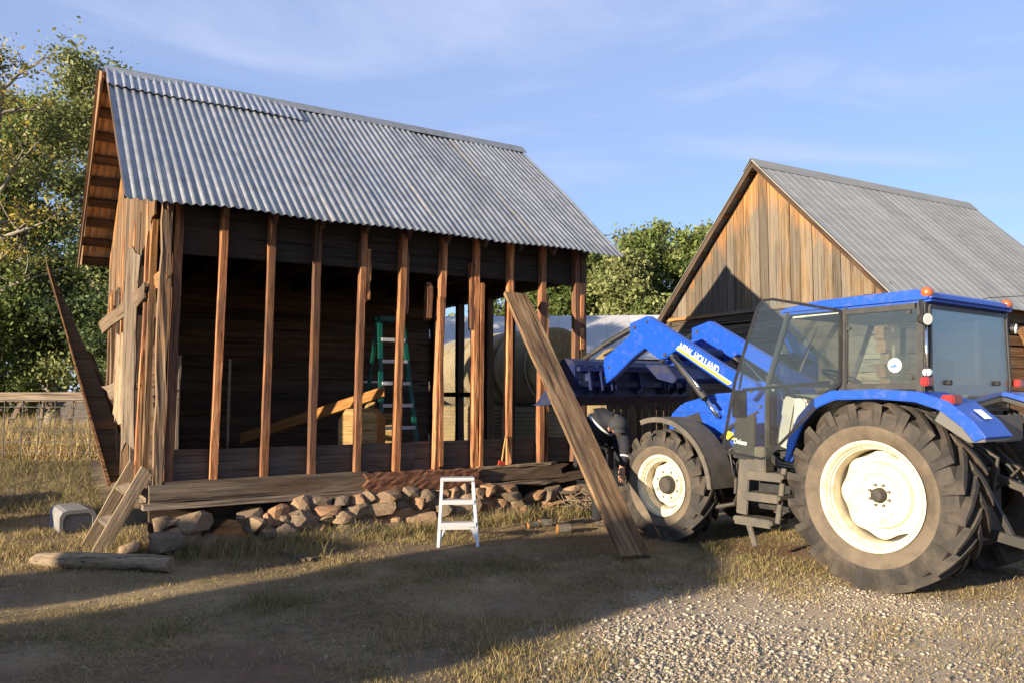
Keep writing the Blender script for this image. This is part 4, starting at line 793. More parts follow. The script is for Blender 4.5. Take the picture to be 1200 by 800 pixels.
# ------------------------------------------------------------------ tractor (local x forward, y to its left)
TH = math.atan2(.807, -.59); trac = empty('tractor', (3.77, 7.23, 0), TH); tag(trac, 'blue farm tractor with raised front loader and open cab door', 'tractor')
def tyre_mesh(Rr, rim, wid, nl, side, lug=.055, face=1):
    """agricultural tyre about local Y; bar lugs whose middles lead when rolling forward"""
    mb = MB(); h = wid/2; Rc = Rr-lug; mb.cur = 0
    prof = [(rim-.01, -h*.62), (rim+.03, -h*.78), (rim+.10*(Rc-rim)/.3, -h*.94), ((rim+Rc)/2, -h*1.0), (Rc-.10*(Rc-rim)/.3, -h*.97)]
    tread = [(Rc-.02, -h*.86), (Rc, -h*.5), (Rc+.006, 0), (Rc, h*.5), (Rc-.02, h*.86)]
    full = prof+tread+[(r, -y) for r, y in prof[::-1]]; n = 64
    vs = [(r*math.cos(2*math.pi*k/n), y, r*math.sin(2*math.pi*k/n)) for r, y in full for k in range(n)]
    for i in range(len(full)-1):
        mb.cur = 0 if 4 <= i <= len(full)-6 else 1
    k0 = len(mb.v); mb.v += vs
    for i in range(len(full)-1):
        c_ = 0 if 3 <= i <= len(full)-5 else 1
        for k in range(n): mb.f.append((k0+i*n+k, k0+(i+1)*n+k, k0+(i+1)*n+(k+1) % n, k0+i*n+(k+1) % n)); mb.m.append(c_)
    mb.cur = 0; S_ = 7
    for sy in (-1, 1):
        for q in range(nl):
            t0 = 2*math.pi*(q+(.25 if sy > 0 else .75))/nl; vs = []; fs = []
            for s in range(S_+2):
                u = min(1, s/S_); y = sy*(-.02*h+(1.02*h)*u) if s <= S_ else sy*h*1.02; ang = t0+(.30*u+.06*u*u)*(.8/Rr)*1.05; top = Rr-.012*u*u if s <= S_ else Rr-.135*(Rr/.78); bot = Rc-.03 if s < S_-1 else Rc-.13*(Rr/.78)
                wb = .043*(1.15-.1*u)*(Rr/.78)**.7; wt = wb*.72
                for rr, ww in ((bot, -wb), (top, -wt), (top, wt), (bot, wb)):
                    aa = ang+ww/Rr; vs.append((rr*math.cos(aa), y, rr*math.sin(aa)))
            for s in range(S_+1):
                for k in range(4): fs.append((s*4+k, s*4+(k+1) % 4, (s+1)*4+(k+1) % 4, (s+1)*4+k))
            fs += [(0, 1, 2, 3), tuple((S_+1)*4+k for k in (3, 2, 1, 0))]; mb.add(vs, fs)
    return mb
def wheel(name, loc, Rr, rim, wid, nl, out, hubr, dish, steer=0):
    """out = +1 when the outer face looks to local +y"""
    w = empty(name, loc, steer, trac); t = tyre_mesh(Rr, rim, wid, nl, out).build('tyre', None, w, True, mats=[M['rubber'], M['sidewall']], auto=35)
    h = wid/2*out; mb = MB(); B = lambda r, y: (r, y*out)
    mb.lathe([B(rim+.022, wid*.40), B(rim+.025, wid*.43), B(rim+.008, wid*.435), B(rim-.012, wid*.40), B(rim-.02, wid*.36), B(rim-.022, wid*.33), B(rim-.032, wid*.325), B(rim-.034, wid*.27), B(rim-.046, wid*.262), B(rim-.05, wid*.20), B(rim-.055, wid*.05), B(rim-.05, -wid*.2), B(rim, -wid*.42)], 64)
    mb.build('rim', M['cream'], w, True, auto=28)
    mb = MB(); n = 96; rings = []
    def wav(k): return .5+.5*math.cos(8*2*math.pi*k/n)
    rr = rim-.055
    levels = [(lambda k: rr*(.91+.075*wav(k)), -wid*.10), (lambda k: rr*(.90+.075*wav(k)), wid*(dish-.05)), (lambda k: rr*(.875+.07*wav(k)), wid*(dish-.035)), (lambda k: rr*.74, wid*(dish-.02)), (lambda k: rr*.70, wid*(dish+.05)), (lambda k: rr*.50, wid*(dish+.06)), (lambda k: rr*.42, wid*(dish+.02)), (lambda k: hubr*1.02, wid*(dish+.02))]
    vs = [(f(k)*math.cos(2*math.pi*k/n), y*out, f(k)*math.sin(2*math.pi*k/n)) for f, y in levels for k in range(n)]
    fs = [(i*n+k, (i+1)*n+k, (i+1)*n+(k+1) % n, i*n+(k+1) % n) for i in range(len(levels)-1) for k in range(n)]
    mb.add(vs, fs); mb.build('wheel_disc', M['cream'], w, True, auto=22)
    mb = MB(); y0 = wid*(dish+.02)*out; mb.lathe([(.001, y0+.075*out), (hubr*.75, y0+.07*out), (hubr*.95, y0+.05*out), (hubr*1.02, y0-.03*out)], 24); mb.build('hub_cap', M['iron'], w, True, auto=40)
    for k in range(8):
        a = 2*math.pi*(k+.5)/8; c = (hubr*1.45*math.cos(a), y0, hubr*1.45*math.sin(a)); mb = MB(); mb.tube([c, (c[0], y0+.025*out, c[2])], .013, 6); mb.build('wheel_bolt', M['cabgrey'], w)
    mb = MB(); mb.lathe([(.01, -wid*.10*out), (rim-.05, -wid*.10*out)], 32); mb.lathe([(rr*.8, -wid*.05*out), (rr*.8, -wid*.3*out)], 24); mb.build('inner_drum', M['iron'], w)
    return w
wheel('rear_wheel', (0, .80, .78), .785, .435, .46, 20, 1, .062, .07)
wheel('rear_wheel', (0, -.80, .78), .785, .435, .46, 20, -1, .062, .07)
wheel('front_wheel', (2.42, .775, .645), .60, .305, .35, 17, 1, .10, .04, R(3))
wheel('front_wheel', (2.42, -.775, .645), .60, .305, .35, 17, -1, .10, .04, R(3))
def part(name, mat, fn, bevel=0, smooth=False, par=None, auto=None):
    mb = MB(); fn(mb); return mb.build(name, M[mat], par or trac, smooth, bevel, auto=auto)
# chassis, axles, engine, hitch
part('rear_axle', 'iron', lambda m: (m.tube([(0, -.7, .78), (0, .7, .78)], .13, 16), m.box((-.35, -.25, .5), (.7, .25, 1.1))), .01)
part('engine_block', 'iron', lambda m: (m.box((.7, -.26, .5), (2.2, .26, 1.0)), m.box((1.2, -.2, 1.0), (2.1, .2, 1.3)), m.box((1.0, -.32, .55), (1.5, .32, .9))), .02)
part('front_axle', 'iron', lambda m: (m.bar((2.42, -.62, .60), (2.42, .62, .60), .16, .18), m.bar((2.2, 0, .6), (2.9, 0, .75), .3, .3), m.tube([(2.42, .45, .62), (2.42, .62, .64)], .16, 16), m.tube([(2.42, -.45, .62), (2.42, -.62, .64)], .16, 16)), .01)
part('front_weight', 'iron', lambda m: m.box((2.95, -.3, .55), (3.25, .3, .95)), .03)
part('fuel_tank', 'black', lambda m: m.prism([(.55, .5), (1.45, .5), (1.5, .62), (1.5, .95), (1.3, 1.02), (.55, 1.02)], .30, .66), .02)
part('hitch', 'iron', lambda m: (m.bar((-.3, .3, .55), (-.95, .36, .45), .06, .08), m.bar((-.3, -.3, .55), (-.95, -.36, .45), .06, .08), m.bar((-.35, 0, 1.0), (-.9, 0, .8), .06, .06), m.bar((-.4, .28, 1.25), (-.8, .34, .5), .04, .04), m.bar((-.4, -.28, 1.25), (-.8, -.34, .5), .04, .04), m.box((-.5, -.22, .4), (-.3, .22, 1.0)), m.tube([(-.42, .12, 1.2), (-.6, .14, 1.05), (-.55, .1, .8), (-.4, .1, .7)], .018, 6), m.tube([(-.42, .2, 1.25), (-.66, .2, 1.1), (-.6, .2, .75), (-.4, .2, .6)], .016, 6), m.tube([(-.42, -.1, 1.25), (-.7, -.1, 1.0), (-.5, -.1, .8)], .016, 6)))
part('rear_valve_box', 'cabgrey', lambda m: m.box((-.62, -.42, 1.22), (-.38, .1, 1.44)), .015)
# hood and its decals
part('hood', 'blue', lambda m: m.prism([(1.28, 1.05), (1.28, 1.68), (2.15, 1.63), (2.62, 1.52), (2.80, 1.38), (2.84, 1.12), (2.5, 1.02)], -.36, .36), .03)
part('grille', 'black', lambda m: (m.prism([(2.84, 1.08), (2.90, 1.30), (2.95, 1.05), (2.95, .72), (2.5, .72), (2.5, 1.0)], -.33, .33), m.box((2.2, -.34, .75), (2.5, .34, 1.0))), .015)
part('hood_decal', 'yellow', lambda m: m.prism([(2.06, 1.14), (1.80, 1.14), (1.92, 1.32)], .362, .366)); part('hood_decal', 'white', lambda m: m.prism([(1.86, 1.16), (1.60, 1.16), (1.70, 1.30), (1.92, 1.31)], .361, .364)); part('hood_decal', 'white', lambda m: m.prism([(1.86, 1.40), (1.50, 1.43), (1.50, 1.55), (1.80, 1.52)], .362, .366))
part('side_vent', 'black', lambda m: m.prism([(2.2, 1.12), (2.62, 1.14), (2.6, 1.36), (2.35, 1.42)], .361, .366))
part('exhaust', 'iron', lambda m: m.tube([(1.35, -.42, 1.5), (1.32, -.46, 2.1)], .04, 10), smooth=True, auto=40)
# rear fenders
fo = [(.80, 1.02), (.76, 1.22), (.66, 1.42), (.50, 1.58), (.32, 1.655), (-.10, 1.665), (-.45, 1.64), (-.66, 1.57), (-.84, 1.42), (-.93, 1.30)]
fi = [(a*.955, 1.0+(b-1.0)*.945 if b > 1.1 else b) for a, b in fo]
for sy in (1, -1):
    part('rear_fender', 'blue', lambda m: (m.prism(fo+fi[::-1], sy*.56, sy*1.00), m.prism(fo+[(a*.90, .99+(b-.99)*.88) for a, b in fo][::-1], sy*.985, sy*1.02)), .008)
    part('fender_liner', 'black', lambda m: m.prism([(a*.94, 1.0+(b-1.0)*.93) for a, b in fo]+[(a*.90, 1.0+(b-1.0)*.88) for a, b in fo][::-1], sy*.57, sy*.98))
    part('fender_corner', 'cabgrey', lambda m: m.prism([(-.60, 1.50), (-.90, 1.31), (-.92, 1.27), (-.80, 1.26), (-.55, 1.42)], sy*.6, sy*1.012), .006)
    part('tail_light', 'red', lambda m: m.box((-.70, sy*.86, 1.545), (-.60, sy*1.01, 1.62)), .012)
    part('turn_light', 'red', lambda m: m.box((-.46, sy*.80, 1.69), (-.39, sy*.90, 1.76)), .01)
part('fender_label', 'white', lambda m: m.prism([(-.76, 1.505), (-.84, 1.435), (-.842, 1.437), (-.762, 1.507)], .70, .82))
# cab
def pillar(a, b, w=.05, t=.05): return part('cab_pillar', 'black', lambda m: m.bar(a, b, w, t, (0, 1, 0)), .01)
for sy in (1, -1):
    pillar((-.34, sy*.77, 1.62), (-.36, sy*.75, 2.38), .07, .06); pillar((.33, sy*.79, 1.62), (.31, sy*.77, 2.38), .055); pillar((1.17, sy*.72, 1.72), (.90, sy*.74, 2.40)); pillar((1.24, sy*.66, 1.02), (1.17, sy*.72, 1.72))
    for z_ in (1.69, 2.345): part('window_frame', 'black', lambda m: m.bar((-.32, sy*.78, z_), (.33, sy*.785, z_), .05, .03, (0, 1, 0)))
    part('side_window', 'glass', lambda m: m.prism([(-.32, 1.71), (.31, 1.71), (.30, 2.33), (-.33, 2.33)], sy*.775, sy*.783)) 
part('door_sill', 'black', lambda m: m.bar((.34, .74, 1.70), (1.17, .74, 1.70), .03, .03, (0, 1, 0)))
part('far_door', 'glass', lambda m: m.prism([(.34, 1.2), (1.20, 1.12), (1.14, 1.72), (.9, 2.36), (.33, 2.34)], -.745, -.738)); part('far_door_rail', 'cabgrey', lambda m: (m.bar((.4, -.75, 1.71), (1.14, -.75, 1.71), .05, .04, (0, 1, 0)), m.bar((.62, -.75, 1.75), (.58, -.75, 2.3), .05, .03, (0, 1, 0))))
part('windscreen', 'glass', lambda m: m.add([(1.25, -.62, 1.05), (1.25, .62, 1.05), (1.16, .68, 1.72), (.91, .70, 2.37), (.91, -.70, 2.37), (1.16, -.68, 1.72)], [(0, 1, 2, 5), (5, 2, 3, 4)]))
part('rear_window', 'rear_glass', lambda m: m.prism([(-.70, 2.33), (.70, 2.33), (.73, 1.72), (.66, 1.5), (-.66, 1.5), (-.73, 1.72)], -.40, -.392, 'x'))
part('rear_window_frame', 'black', lambda m: [m.bar((-.396, a[0], a[1]), (-.396, b[0], b[1]), .03, .03, (1, 0, 0)) for a, b in (((-.71, 2.34), (.71, 2.34)), ((.71, 2.34), (.74, 1.72)), ((.74, 1.72), (.67, 1.49)), ((.67, 1.49), (-.67, 1.49)), ((-.67, 1.49), (-.74, 1.72)), ((-.74, 1.72), (-.71, 2.34)))])
for sy in (.45, -.45): part('window_knob', 'black', lambda m: m.tube([(-.40, sy, 1.72), (-.43, sy, 1.72)], .022, 10))
part('cab_roof', 'blue', lambda m: m.prism([(-.46, 2.385), (-.44, 2.44), (-.34, 2.485), (.60, 2.475), (.96, 2.43), (1.02, 2.39), (.95, 2.37), (-.40, 2.37)], -.78, .78), .025, auto=50, smooth=True)
part('roof_lining', 'cabpale', lambda m: m.box((-.36, -.70, 2.34), (.92, .70, 2.366)))
part('cab_floor', 'black', lambda m: (m.box((-.36, -.6, 1.0), (1.22, .6, 1.06)), m.box((-.38, -.62, 1.06), (-.33, .62, 1.5))))
part('inner_fender', 'cabpale', lambda m: (m.prism([(.75, 1.06), (.62, 1.35), (.42, 1.56), (.2, 1.62), (-.33, 1.62), (-.33, 1.06)], .42, .60), m.prism([(.75, 1.06), (.62, 1.35), (.42, 1.56), (.2, 1.62), (-.33, 1.62), (-.33, 1.06)], -.60, -.42)), .015)
part('console', 'cabpale', lambda m: (m.prism([(1.06, 1.06), (1.04, 1.55), (1.12, 1.62), (1.2, 1.6), (1.22, 1.06)], -.2, .28)), .02)
part('driver_seat', 'seat', lambda m: (m.box((-.05, -.24, 1.36), (.42, .24, 1.48)), m.prism([(-.12, 1.4), (0, 1.42), (-.08, 1.95), (-.18, 1.95)], -.22, .22), m.box((.05, -.12, 1.06), (.3, .12, 1.36))), .035)
def sw(m):
    c = Vector((.82, 0, 1.78)); ax_ = Vector((-.5, 0, 1)).normalized(); u = ax_.orthogonal().normalized(); v = ax_.cross(u)
    m.tube([c+(u*math.cos(k*.3142)+v*math.sin(k*.3142))*.2 for k in range(21)], .014, 6, False); m.bar(c-u*.19, c+u*.19, .03, .02, ax_); m.bar(c, (1.08, 0, 1.52), .06, .06)
part('steering_wheel', 'black', sw)
part('wiper', 'black', lambda m: m.bar((.95, .2, 2.3), (1.1, .3, 1.85), .02, .015)); 
mb = MB(); mb.lathe([(.001, .006), (.055, .006), (.06, 0)], 28, (-.13, .784, 1.865)); sk = mb.build('round_sticker', M['white'], trac); mb = MB(); mb.prism([(-.165, 1.85), (-.10, 1.84), (-.095, 1.87), (-.12, 1.865), (-.13, 1.885)], .7905, .7925); mb.build('sticker_mark', M['decalblue'], sk)
for z, xx in ((2.2, .27), (1.76, -.27), (2.3, -.27)): part('window_stud', 'black', lambda m: m.tube([(xx, .78, z), (xx, .80, z)], .016, 10))
# the door, open about 55 degrees
dr = empty('cab_door', (.335, .81, 0), R(55), trac)
def dpoly(m, a, b): m.prism([(0.0, 2.36), (.02, 1.72), (.17, 1.58), (.68, 1.075), (.73, 1.06), (1.04, 1.12), (1.07, 1.16), (.95, 1.75), (.74, 2.38), (.69, 2.45), (.60, 2.46)], a, b)
part('door_glass', 'glass', lambda m: dpoly(m, -.004, .004), par=dr)
dp = [(0.0, 2.36), (.02, 1.72), (.17, 1.58), (.68, 1.075), (.73, 1.06), (1.04, 1.12), (1.07, 1.16), (.95, 1.75), (.74, 2.38), (.69, 2.45), (.60, 2.46)]
part('door_frame', 'black', lambda m: [m.bar((dp[k][0], 0, dp[k][1]), (dp[(k+1) % 11][0], 0, dp[(k+1) % 11][1]), .022, .02, (0, 1, 0)) for k in range(11)], par=dr)
part('door_rail', 'black', lambda m: m.bar((.10, -.02, 1.73), (.88, -.02, 1.66), .03, .02, (0, 1, 0)), par=dr)
part('door_handle', 'black', lambda m: (m.box((.86, -.05, 1.42), (.97, .03, 1.66)), m.bar((.90, -.06, 1.66), (.84, -.06, 1.95), .02, .02, (0, 1, 0))), .008, par=dr)
# lamps on the roof corners, exhaust side mirror
for sy in (1, -1):
    part('beacon', 'amber', lambda m: m.lathe([(.001, -.05), (.035, -.045), (.045, -.02), (.045, .03), (.03, .045), (.001, .05)], 16, (-.40, sy*.74, 2.45)), smooth=True)
    part('work_lamp', 'black', lambda m: m.tube([(-.36, sy*.80, 2.235), (-.43, sy*.82, 2.225)], [.035, .052], 14), smooth=True, auto=40); part('work_lamp_lens', 'lens', lambda m: m.tube([(-.432, sy*.82, 2.225), (-.44, sy*.822, 2.224)], .047, 14))
    part('lamp_bracket', 'black', lambda m: (m.bar((-.36, sy*.78, 2.39), (-.38, sy*.80, 2.22), .02, .02), m.tube([(-.38, sy*.70, 2.40), (-.40, sy*.74, 2.43)], .018, 8)))
part('grab_rail', 'chrome', lambda m: m.tube([(-.40, .80, 1.70), (-.41, .80, 2.22)], .012, 8), smooth=True); part('antenna', 'black', lambda m: m.tube([(-.1, -.6, 2.48), (-.25, -.75, 2.53), (-.55, -1.1, 2.55)], .004, 5))
part('rear_lamp', 'lens', lambda m: m.lathe([(.001, .03), (.03, .03), (.035, -.03), (.001, -.03)], 12, (-.40, .78, 1.80)), smooth=True)
# step ladder to the cab, battery box
part('cab_step', 'guard', lambda m: (m.bar((1.40, .86, .46), (1.38, .80, 1.18), .13, .03, (0, 1, 0)), m.box((1.12, .72, .88), (1.34, .86, 1.12))), .008)
for z, x0 in ((.42, 1.45), (.66, 1.36), (.86, 1.32)): part('step_tread', 'guard', lambda m: (m.box((x0-.45, .70, z-.02), (x0, .94, z+.02)), m.box((x0-.43, .93, z-.05), (x0-.02, .945, z+.03))), .006)
part('step_hanger', 'guard', lambda m: (m.bar((.98, .88, .42), (.92, .84, .95), .05, .03, (0, 1, 0)), m.bar((1.3, .9, .4), (1.22, .9, .18), .06, .025, (0, 1, 0))), .005)
part('hose', 'black', lambda m: [m.tube([(1.15, .74, 1.05-k*.02), (1.02, .78, .98-k*.03), (.86, .76, .96-k*.02), (.7, .66, 1.0)], .016, 7, False) for k in range(3)], smooth=True)
text_mesh('step_lettering', 'Deluxe', .05, M['white'], trac, (1.47, .875, 1.145), (-1, 0, -.12), (0, 1, 0), .15, .2)
part('step_panel', 'black', lambda m: m.prism([(1.50, 1.0), (1.24, .98), (1.22, 1.42), (1.46, 1.40)], .83, .868), .01)
# front mudguard
for sy in (1, -1):
    def mg(m):
        c = (2.42, .645); ro, ri = .735, .715; a = [R(70+k*9) for k in range(13)]; o_ = [(c[0]-ro*math.cos(math.pi-q)*1.0, c[1]+ro*math.sin(q)) for q in a]; i_ = [(c[0]-ri*math.cos(math.pi-q), c[1]+ri*math.sin(q)) for q in a]
        m.prism(o_+i_[::-1], sy*.60, sy*.965); m.prism(o_+[(c[0]-.68*math.cos(math.pi-q), c[1]+.68*math.sin(q)) for q in a][::-1], sy*.94, sy*.972)
    part('front_mudguard', 'guard', mg, .004)
part('mudguard_bracket', 'iron', lambda m: (m.bar((2.1, .5, .9), (1.85, .75, 1.08), .06, .03), m.tube([(1.62, .4, 1.1), (1.66, .6, .9), (1.6, .7, .62)], .02, 7), m.tube([(1.75, .35, .7), (1.7, .6, .5), (1.9, .7, .45)], .025, 7)))
# front loader
AP = [(2.90, 2.53), (3.19, 2.46), (3.19, 2.32), (3.64, 2.08), (3.69, 1.75), (3.62, 1.75), (3.42, 1.86), (3.13, 2.06), (2.94, 2.16), (2.84, 2.09), (2.72, 2.02), (2.62, 2.03), (2.47, 2.11), (1.83, 1.74), (1.45, 1.56), (1.36, 1.66), (1.42, 1.74), (1.82, 1.93), (2.41, 2.26)]
for sy in (1, -1):
    arm = part('loader_arm', 'blue', lambda m: m.prism(AP, sy*.50, sy*.60), .008)
    part('arm_pin', 'iron', lambda m: [m.tube([(px_, sy*.49, pz_), (px_, sy*.615, pz_)], .022, 10) for px_, pz_ in ((3.10, 2.41), (3.62, 1.82), (2.62, 2.07), (1.46, 1.66))], par=arm)
    part('lift_cylinder', 'black', lambda m: m.tube([(2.56, sy*.55, 2.06), (2.10, sy*.55, 1.58)], .042, 12), smooth=True, auto=40, par=arm); part('cylinder_rod', 'chrome', lambda m: m.tube([(2.12, sy*.55, 1.60), (1.92, sy*.55, 1.38)], .022, 10), smooth=True, par=arm)
    part('hydraulic_pipe', 'chrome', lambda m: m.tube([(2.50, sy*.61, 2.05), (2.14, sy*.61, 1.71), (2.13, sy*.59, 1.66)], .010, 7), smooth=True, par=arm)
    part('tilt_cylinder', 'black', lambda m: m.tube([(3.12, sy*.55, 2.43), (3.58, sy*.66, 2.22)], .038, 12), smooth=True, auto=40, par=arm); part('cylinder_rod', 'iron', lambda m: m.tube([(3.56, sy*.655, 2.23), (3.95, sy*.70, 2.04)], .03, 10), smooth=True, par=arm)
    part('loader_tower', 'blue', lambda m: m.prism([(1.34, 1.0), (1.32, 1.74), (1.50, 1.76), (1.58, 1.62), (2.0, 1.42), (2.02, 1.30), (1.78, 1.22), (1.72, 1.0)], sy*.40, sy*.50), .008)
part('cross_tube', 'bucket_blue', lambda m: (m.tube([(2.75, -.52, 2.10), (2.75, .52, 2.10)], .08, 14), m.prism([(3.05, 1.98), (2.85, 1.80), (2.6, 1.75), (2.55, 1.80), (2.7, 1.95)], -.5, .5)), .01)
text_mesh('arm_lettering', 'NEW  HOLLAND', .08, M['white'], trac, (2.415, .603, 2.125), (-.565, 0, -.305), (0, 1, 0), .60)
part('arm_stripe', 'yellow', lambda m: m.prism([(2.45, 2.125), (2.43, 2.148), (1.70, 1.735), (1.75, 1.725)], .601, .605)); part('arm_stripe', 'white', lambda m: m.prism([(2.43, 2.150), (2.425, 2.158), (1.70, 1.748), (1.71, 1.738)], .601, .604))
# bucket
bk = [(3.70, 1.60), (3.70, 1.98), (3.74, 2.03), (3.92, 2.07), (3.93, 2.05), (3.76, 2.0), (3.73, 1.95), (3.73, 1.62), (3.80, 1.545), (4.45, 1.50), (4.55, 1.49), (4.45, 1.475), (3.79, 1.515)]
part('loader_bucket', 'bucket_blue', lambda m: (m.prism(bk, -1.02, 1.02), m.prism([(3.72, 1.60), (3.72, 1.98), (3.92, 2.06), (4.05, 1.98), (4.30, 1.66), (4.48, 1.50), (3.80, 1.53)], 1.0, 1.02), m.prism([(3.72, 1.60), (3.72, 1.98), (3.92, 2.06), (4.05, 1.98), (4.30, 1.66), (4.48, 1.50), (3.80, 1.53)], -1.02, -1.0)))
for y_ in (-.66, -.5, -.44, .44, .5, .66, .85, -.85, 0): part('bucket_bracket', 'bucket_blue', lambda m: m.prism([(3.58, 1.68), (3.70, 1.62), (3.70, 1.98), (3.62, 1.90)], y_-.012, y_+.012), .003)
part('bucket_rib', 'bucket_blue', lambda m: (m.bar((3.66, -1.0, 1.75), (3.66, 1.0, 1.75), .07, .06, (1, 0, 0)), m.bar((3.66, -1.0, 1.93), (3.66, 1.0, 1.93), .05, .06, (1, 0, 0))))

for k, pts in enumerate(([(1.45, .5, 1.45), (1.75, .56, 1.3), (2.0, .5, 1.1), (2.1, .42, .9)], [(1.55, .5, 1.2), (1.7, .66, 1.05), (1.62, .7, .8), (1.5, .5, .65)], [(2.62, .52, 2.1), (2.9, .52, 2.28), (3.1, .50, 2.36)], [(3.2, .52, 2.3), (3.4, .56, 2.2), (3.62, .62, 2.1)])):
    part('hydraulic_hose', 'black', lambda m: m.tube(pts, .014, 7), smooth=True)
for x_, z_ in ((2.90, 2.46), (3.55, 1.95), (1.6, 1.78), (1.42, 1.2), (1.42, 1.5), (1.66, 1.5), (1.66, 1.1)):
    part('arm_bolt', 'iron', lambda m: m.tube([(x_, .49 if z_ < 1.6 else .59, z_), (x_, .512 if z_ < 1.6 else .612, z_)], .016, 6))
for z_ in (1.2, 1.42): part('hood_seam', 'black', lambda m: m.bar((1.3, .3615, z_), (2.7, .3615, z_), .006, .003, (0, 1, 0)))
part('air_intake', 'black', lambda m: m.tube([(1.5, .2, 1.62), (1.5, .2, 1.82)], [.05, .07], 12), smooth=True, auto=40)
part('drop_arm', 'iron', lambda m: (m.bar((.2, .42, .62), (1.3, .46, .5), .08, .1), m.tube([(1.0, .35, .75), (1.35, .5, .72), (1.6, .45, .8), (2.0, .35, .7)], .025, 7)))

# ------------------------------------------------------------------ the person bending beside the front wheel
per = empty('person', (.94, 9.25, float(gz(.95, 9.25)))); tag(per, 'person in dark jacket with reflective stripes bending behind the leaning plank', 'person')
def skin(name, joints, edges, mat, root=0, par=per, sub=2):
    """joints: (x, y, z, radius); grown with a Skin modifier into one smooth body"""
    me = bpy.data.meshes.new(name); me.from_pydata([j[:3] for j in joints], edges, []); me.materials.append(mat); o = link(bpy.data.objects.new(name, me), par)
    sm = o.modifiers.new('skin', 'SKIN'); sm.use_smooth_shade = True
    lay = me.skin_vertices[0] if me.skin_vertices else None
    if lay is None:
        bpy.context.view_layer.objects.active = o; bpy.ops.mesh.customdata_skin_add() if hasattr(bpy.ops.mesh, 'customdata_skin_add') else None; lay = me.skin_vertices[0]
    for k, j in enumerate(joints): lay.data[k].radius = (j[3], j[4] if len(j) > 4 else j[3]); lay.data[k].use_root = (k == root)
    ss = o.modifiers.new('sub', 'SUBSURF'); ss.levels = ss.render_levels = sub
    return o
# pelvis, spine, neck, head, arms, legs
J = [(-.04, .10, .95, .15), (-.02, .04, 1.10, .15), (.10, .0, 1.24, .165), (.19, -.04, 1.30, .13), (.25, -.12, 1.29, .06), (.26, -.19, 1.27, .085), (.26, -.22, 1.20, .095), (.26, -.20, 1.12, .06),
     (.30, -.18, 1.22, .07), (.345, -.23, .98, .052), (.30, -.30, .76, .035), (.15, .16, 1.20, .07), (.27, .12, .98, .05), (.33, -.05, .80, .035),
     (-.02, .0, .88, .10), (.15, -.04, .50, .07), (.18, .02, .09, .045), (-.04, .22, .88, .10), (.08, .25, .49, .07), (.08, .30, .09, .045), (.32, -.03, .045, .035), (.22, .27, .045, .035)]
Eg = [(0, 1), (1, 2), (2, 3), (3, 4), (4, 5), (5, 6), (6, 7), (3, 8), (8, 9), (9, 10), (2, 11), (11, 12), (12, 13), (0, 14), (14, 15), (15, 16), (0, 17), (17, 18), (18, 19), (16, 20), (19, 21)]
skin('body', J, Eg, M['skin'])
g = .022
jk = [j[:3]+(j[3]+g,) for j in J]
skin('jacket', [jk[k] for k in (0, 1, 2, 3)]+[J[4][:3]+(.075,)]+[jk[k] for k in (8, 9)]+[J[10][:3]+(.05,)]+[jk[k] for k in (11, 12)]+[J[13][:3]+(.05,)], [(0, 1), (1, 2), (2, 3), (3, 4), (3, 5), (5, 6), (6, 7), (2, 8), (8, 9), (9, 10)], M['jacket'])
skin('trousers', [J[0][:3]+(.165,)]+[jk[k] for k in (14, 15)]+[(J[16][0], J[16][1], .06, .075)]+[jk[k] for k in (17, 18)]+[(J[19][0], J[19][1], .06, .075)], [(0, 1), (1, 2), (2, 3), (0, 4), (4, 5), (5, 6)], M['trousers'])
for a, b in ((16, 20), (19, 21)): skin('boot', [J[a][:3]+(.065,), (J[a][0]+.01, J[a][1], .05, .058), J[b][:3]+(.048,)], [(0, 1), (1, 2)], M['boot'])
def ringmesh(name, c, nrm, r0, r1, w, mat):
    c = Vector(c); nrm = Vector(nrm).normalized(); u = nrm.orthogonal().normalized(); v = nrm.cross(u); mb = MB(); n_ = 28; vs = []
    for k in range(n_):
        d = u*math.cos(2*math.pi*k/n_)+v*math.sin(2*math.pi*k/n_)
        vs += [c-nrm*w/2+d*r0, c+nrm*w/2+d*r0, c+nrm*w/2+d*r1, c-nrm*w/2+d*r1]
    fs = [(k*4+q, ((k+1) % n_)*4+q, ((k+1) % n_)*4+(q+1) % 4, k*4+(q+1) % 4) for k in range(n_) for q in range(4)]
    mb.add(vs, fs); return mb.build(name, mat, per, True)
for c, r_ in (((.0, .035, 1.125), .170), ((.09, .0, 1.225), .182)): ringmesh('reflective_stripe', c, (.62, -.2, .7), r_-.02, r_, .028, M['stripe'])
for c, nn, r_ in (((.33, -.21, 1.07), (-.05, .06, .25), .070), ((.325, -.265, .88), (.05, .08, .25), .062)): ringmesh('reflective_stripe', c, nn, r_-.015, r_, .02, M['stripe'])
mb = MB()
for k, (rr, zz) in enumerate([(0, 0)]): pass
capc = Vector((.26, -.215, 1.225)); hd = Vector((0, -.55, .85)).normalized(); u = hd.orthogonal().normalized(); v = hd.cross(u); vs = []
for i_ in range(7):
    ph = i_/6*math.pi/2*1.02
    for k in range(20): vs.append(capc+hd*(.115*math.cos(ph))+(u*math.cos(k*.31416)+v*math.sin(k*.31416))*(.112*math.sin(ph)+.001))
mb.add(vs, [(i_*20+k, i_*20+(k+1) % 20, (i_+1)*20+(k+1) % 20, (i_+1)*20+k) for i_ in range(6) for k in range(20)])
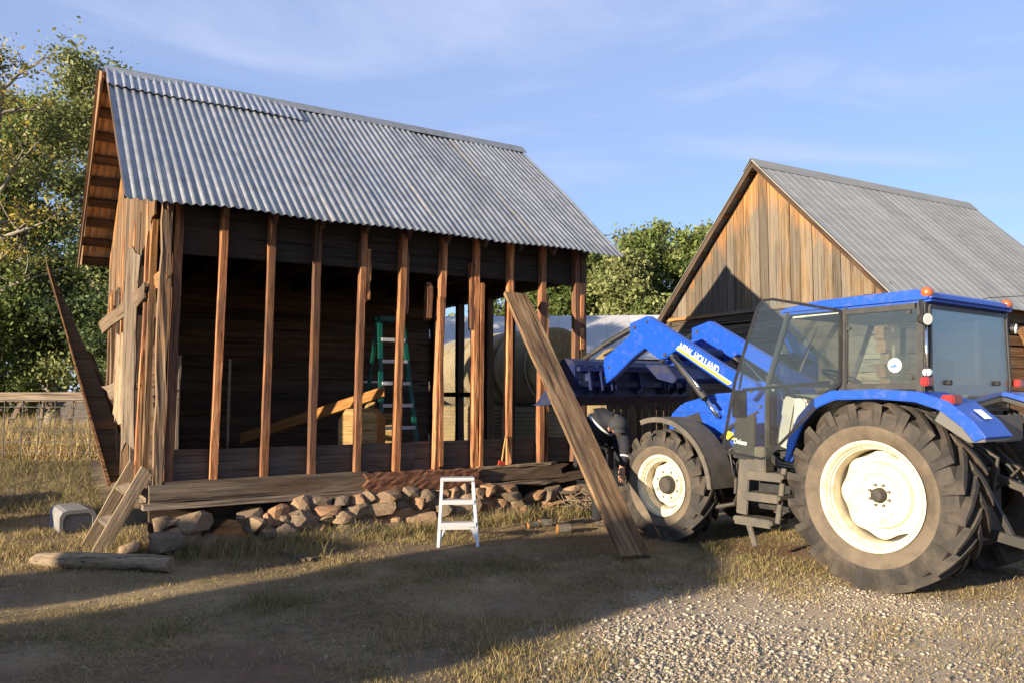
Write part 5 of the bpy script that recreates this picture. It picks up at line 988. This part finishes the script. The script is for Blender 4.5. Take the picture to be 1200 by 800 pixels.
br_ = capc+Vector((0, -.10, -.02)); mb.add([br_+Vector((-.07, 0, .01)), br_+Vector((.07, 0, .01)), br_+Vector((.06, -.055, -.05)), br_+Vector((-.06, -.055, -.05)), br_+Vector((-.07, .01, 0)), br_+Vector((.07, .01, 0)), br_+Vector((.06, -.05, -.06)), br_+Vector((-.06, -.05, -.06))], [(0, 1, 2, 3), (7, 6, 5, 4), (0, 4, 5, 1), (1, 5, 6, 2), (2, 6, 7, 3), (3, 7, 4, 0)])
mb.build('cap', M['cap'], per, True)
mb = MB(); mb.tube([(.26, -.12, 1.235), (.255, -.11, 1.19), (.255, -.125, 1.15)], [.07, .085, .05], 12); mb.build('hair', M['hair'], per, True)
fc = Vector((.26, -.285, 1.16))
for nm, pts, rr, mt in (('nose', [fc+Vector((0, -.01, .03)), fc+Vector((0, -.035, -.01))], [.010, .016], 'skin'), ('mouth', [fc+Vector((-.025, .005, -.045)), fc+Vector((.025, .005, -.045))], .004, 'boot')): mb = MB(); mb.tube(pts, rr, 8); mb.build(nm, M[mt], per, True)
for sx in (-1, 1):
    mb = MB(); mb.lathe([(.001, -.012), (.011, -.006), (.011, .006), (.001, .012)], 10, (.26+sx*.032, -.288, 1.195)); mb.build('eye', M['lens'], per, True)
    mb = MB(); mb.tube([(.26+sx*.09, -.2, 1.215), (.26+sx*.10, -.19, 1.19), (.26+sx*.092, -.2, 1.16)], [.012, .018, .01], 8); mb.build('ear', M['skin'], per, True)
for (wx, wy, wz), sx in (((.30, -.30, .76), 1), ((.33, -.05, .80), -1)):
    hj = [(wx, wy, wz, .028), (wx-.01, wy-.02, wz-.06, .036, .02), (wx-.02, wy-.03, wz-.09, .034, .018)]; he = [(0, 1), (1, 2)]; skin('hand', hj, he, M['skin'])
    for q in range(4):
        b0 = (wx-.02+(q-1.5)*.02, wy-.03+(q-1.5)*.006, wz-.09); ln = (.062, .075, .07, .055)[q]
        skin('finger', [b0+(.010,), (b0[0]+.004, b0[1]-.015, b0[2]-ln*.5, .009), (b0[0]-.0, b0[1]+.005, b0[2]-ln, .008)], [(0, 1), (1, 2)], M['skin'], sub=1)
    skin('thumb', [(wx-.03*sx, wy-.02, wz-.05, .012), (wx-.052*sx, wy-.035, wz-.08, .011), (wx-.05*sx, wy-.045, wz-.115, .009)], [(0, 1), (1, 2)], M['skin'], sub=1)
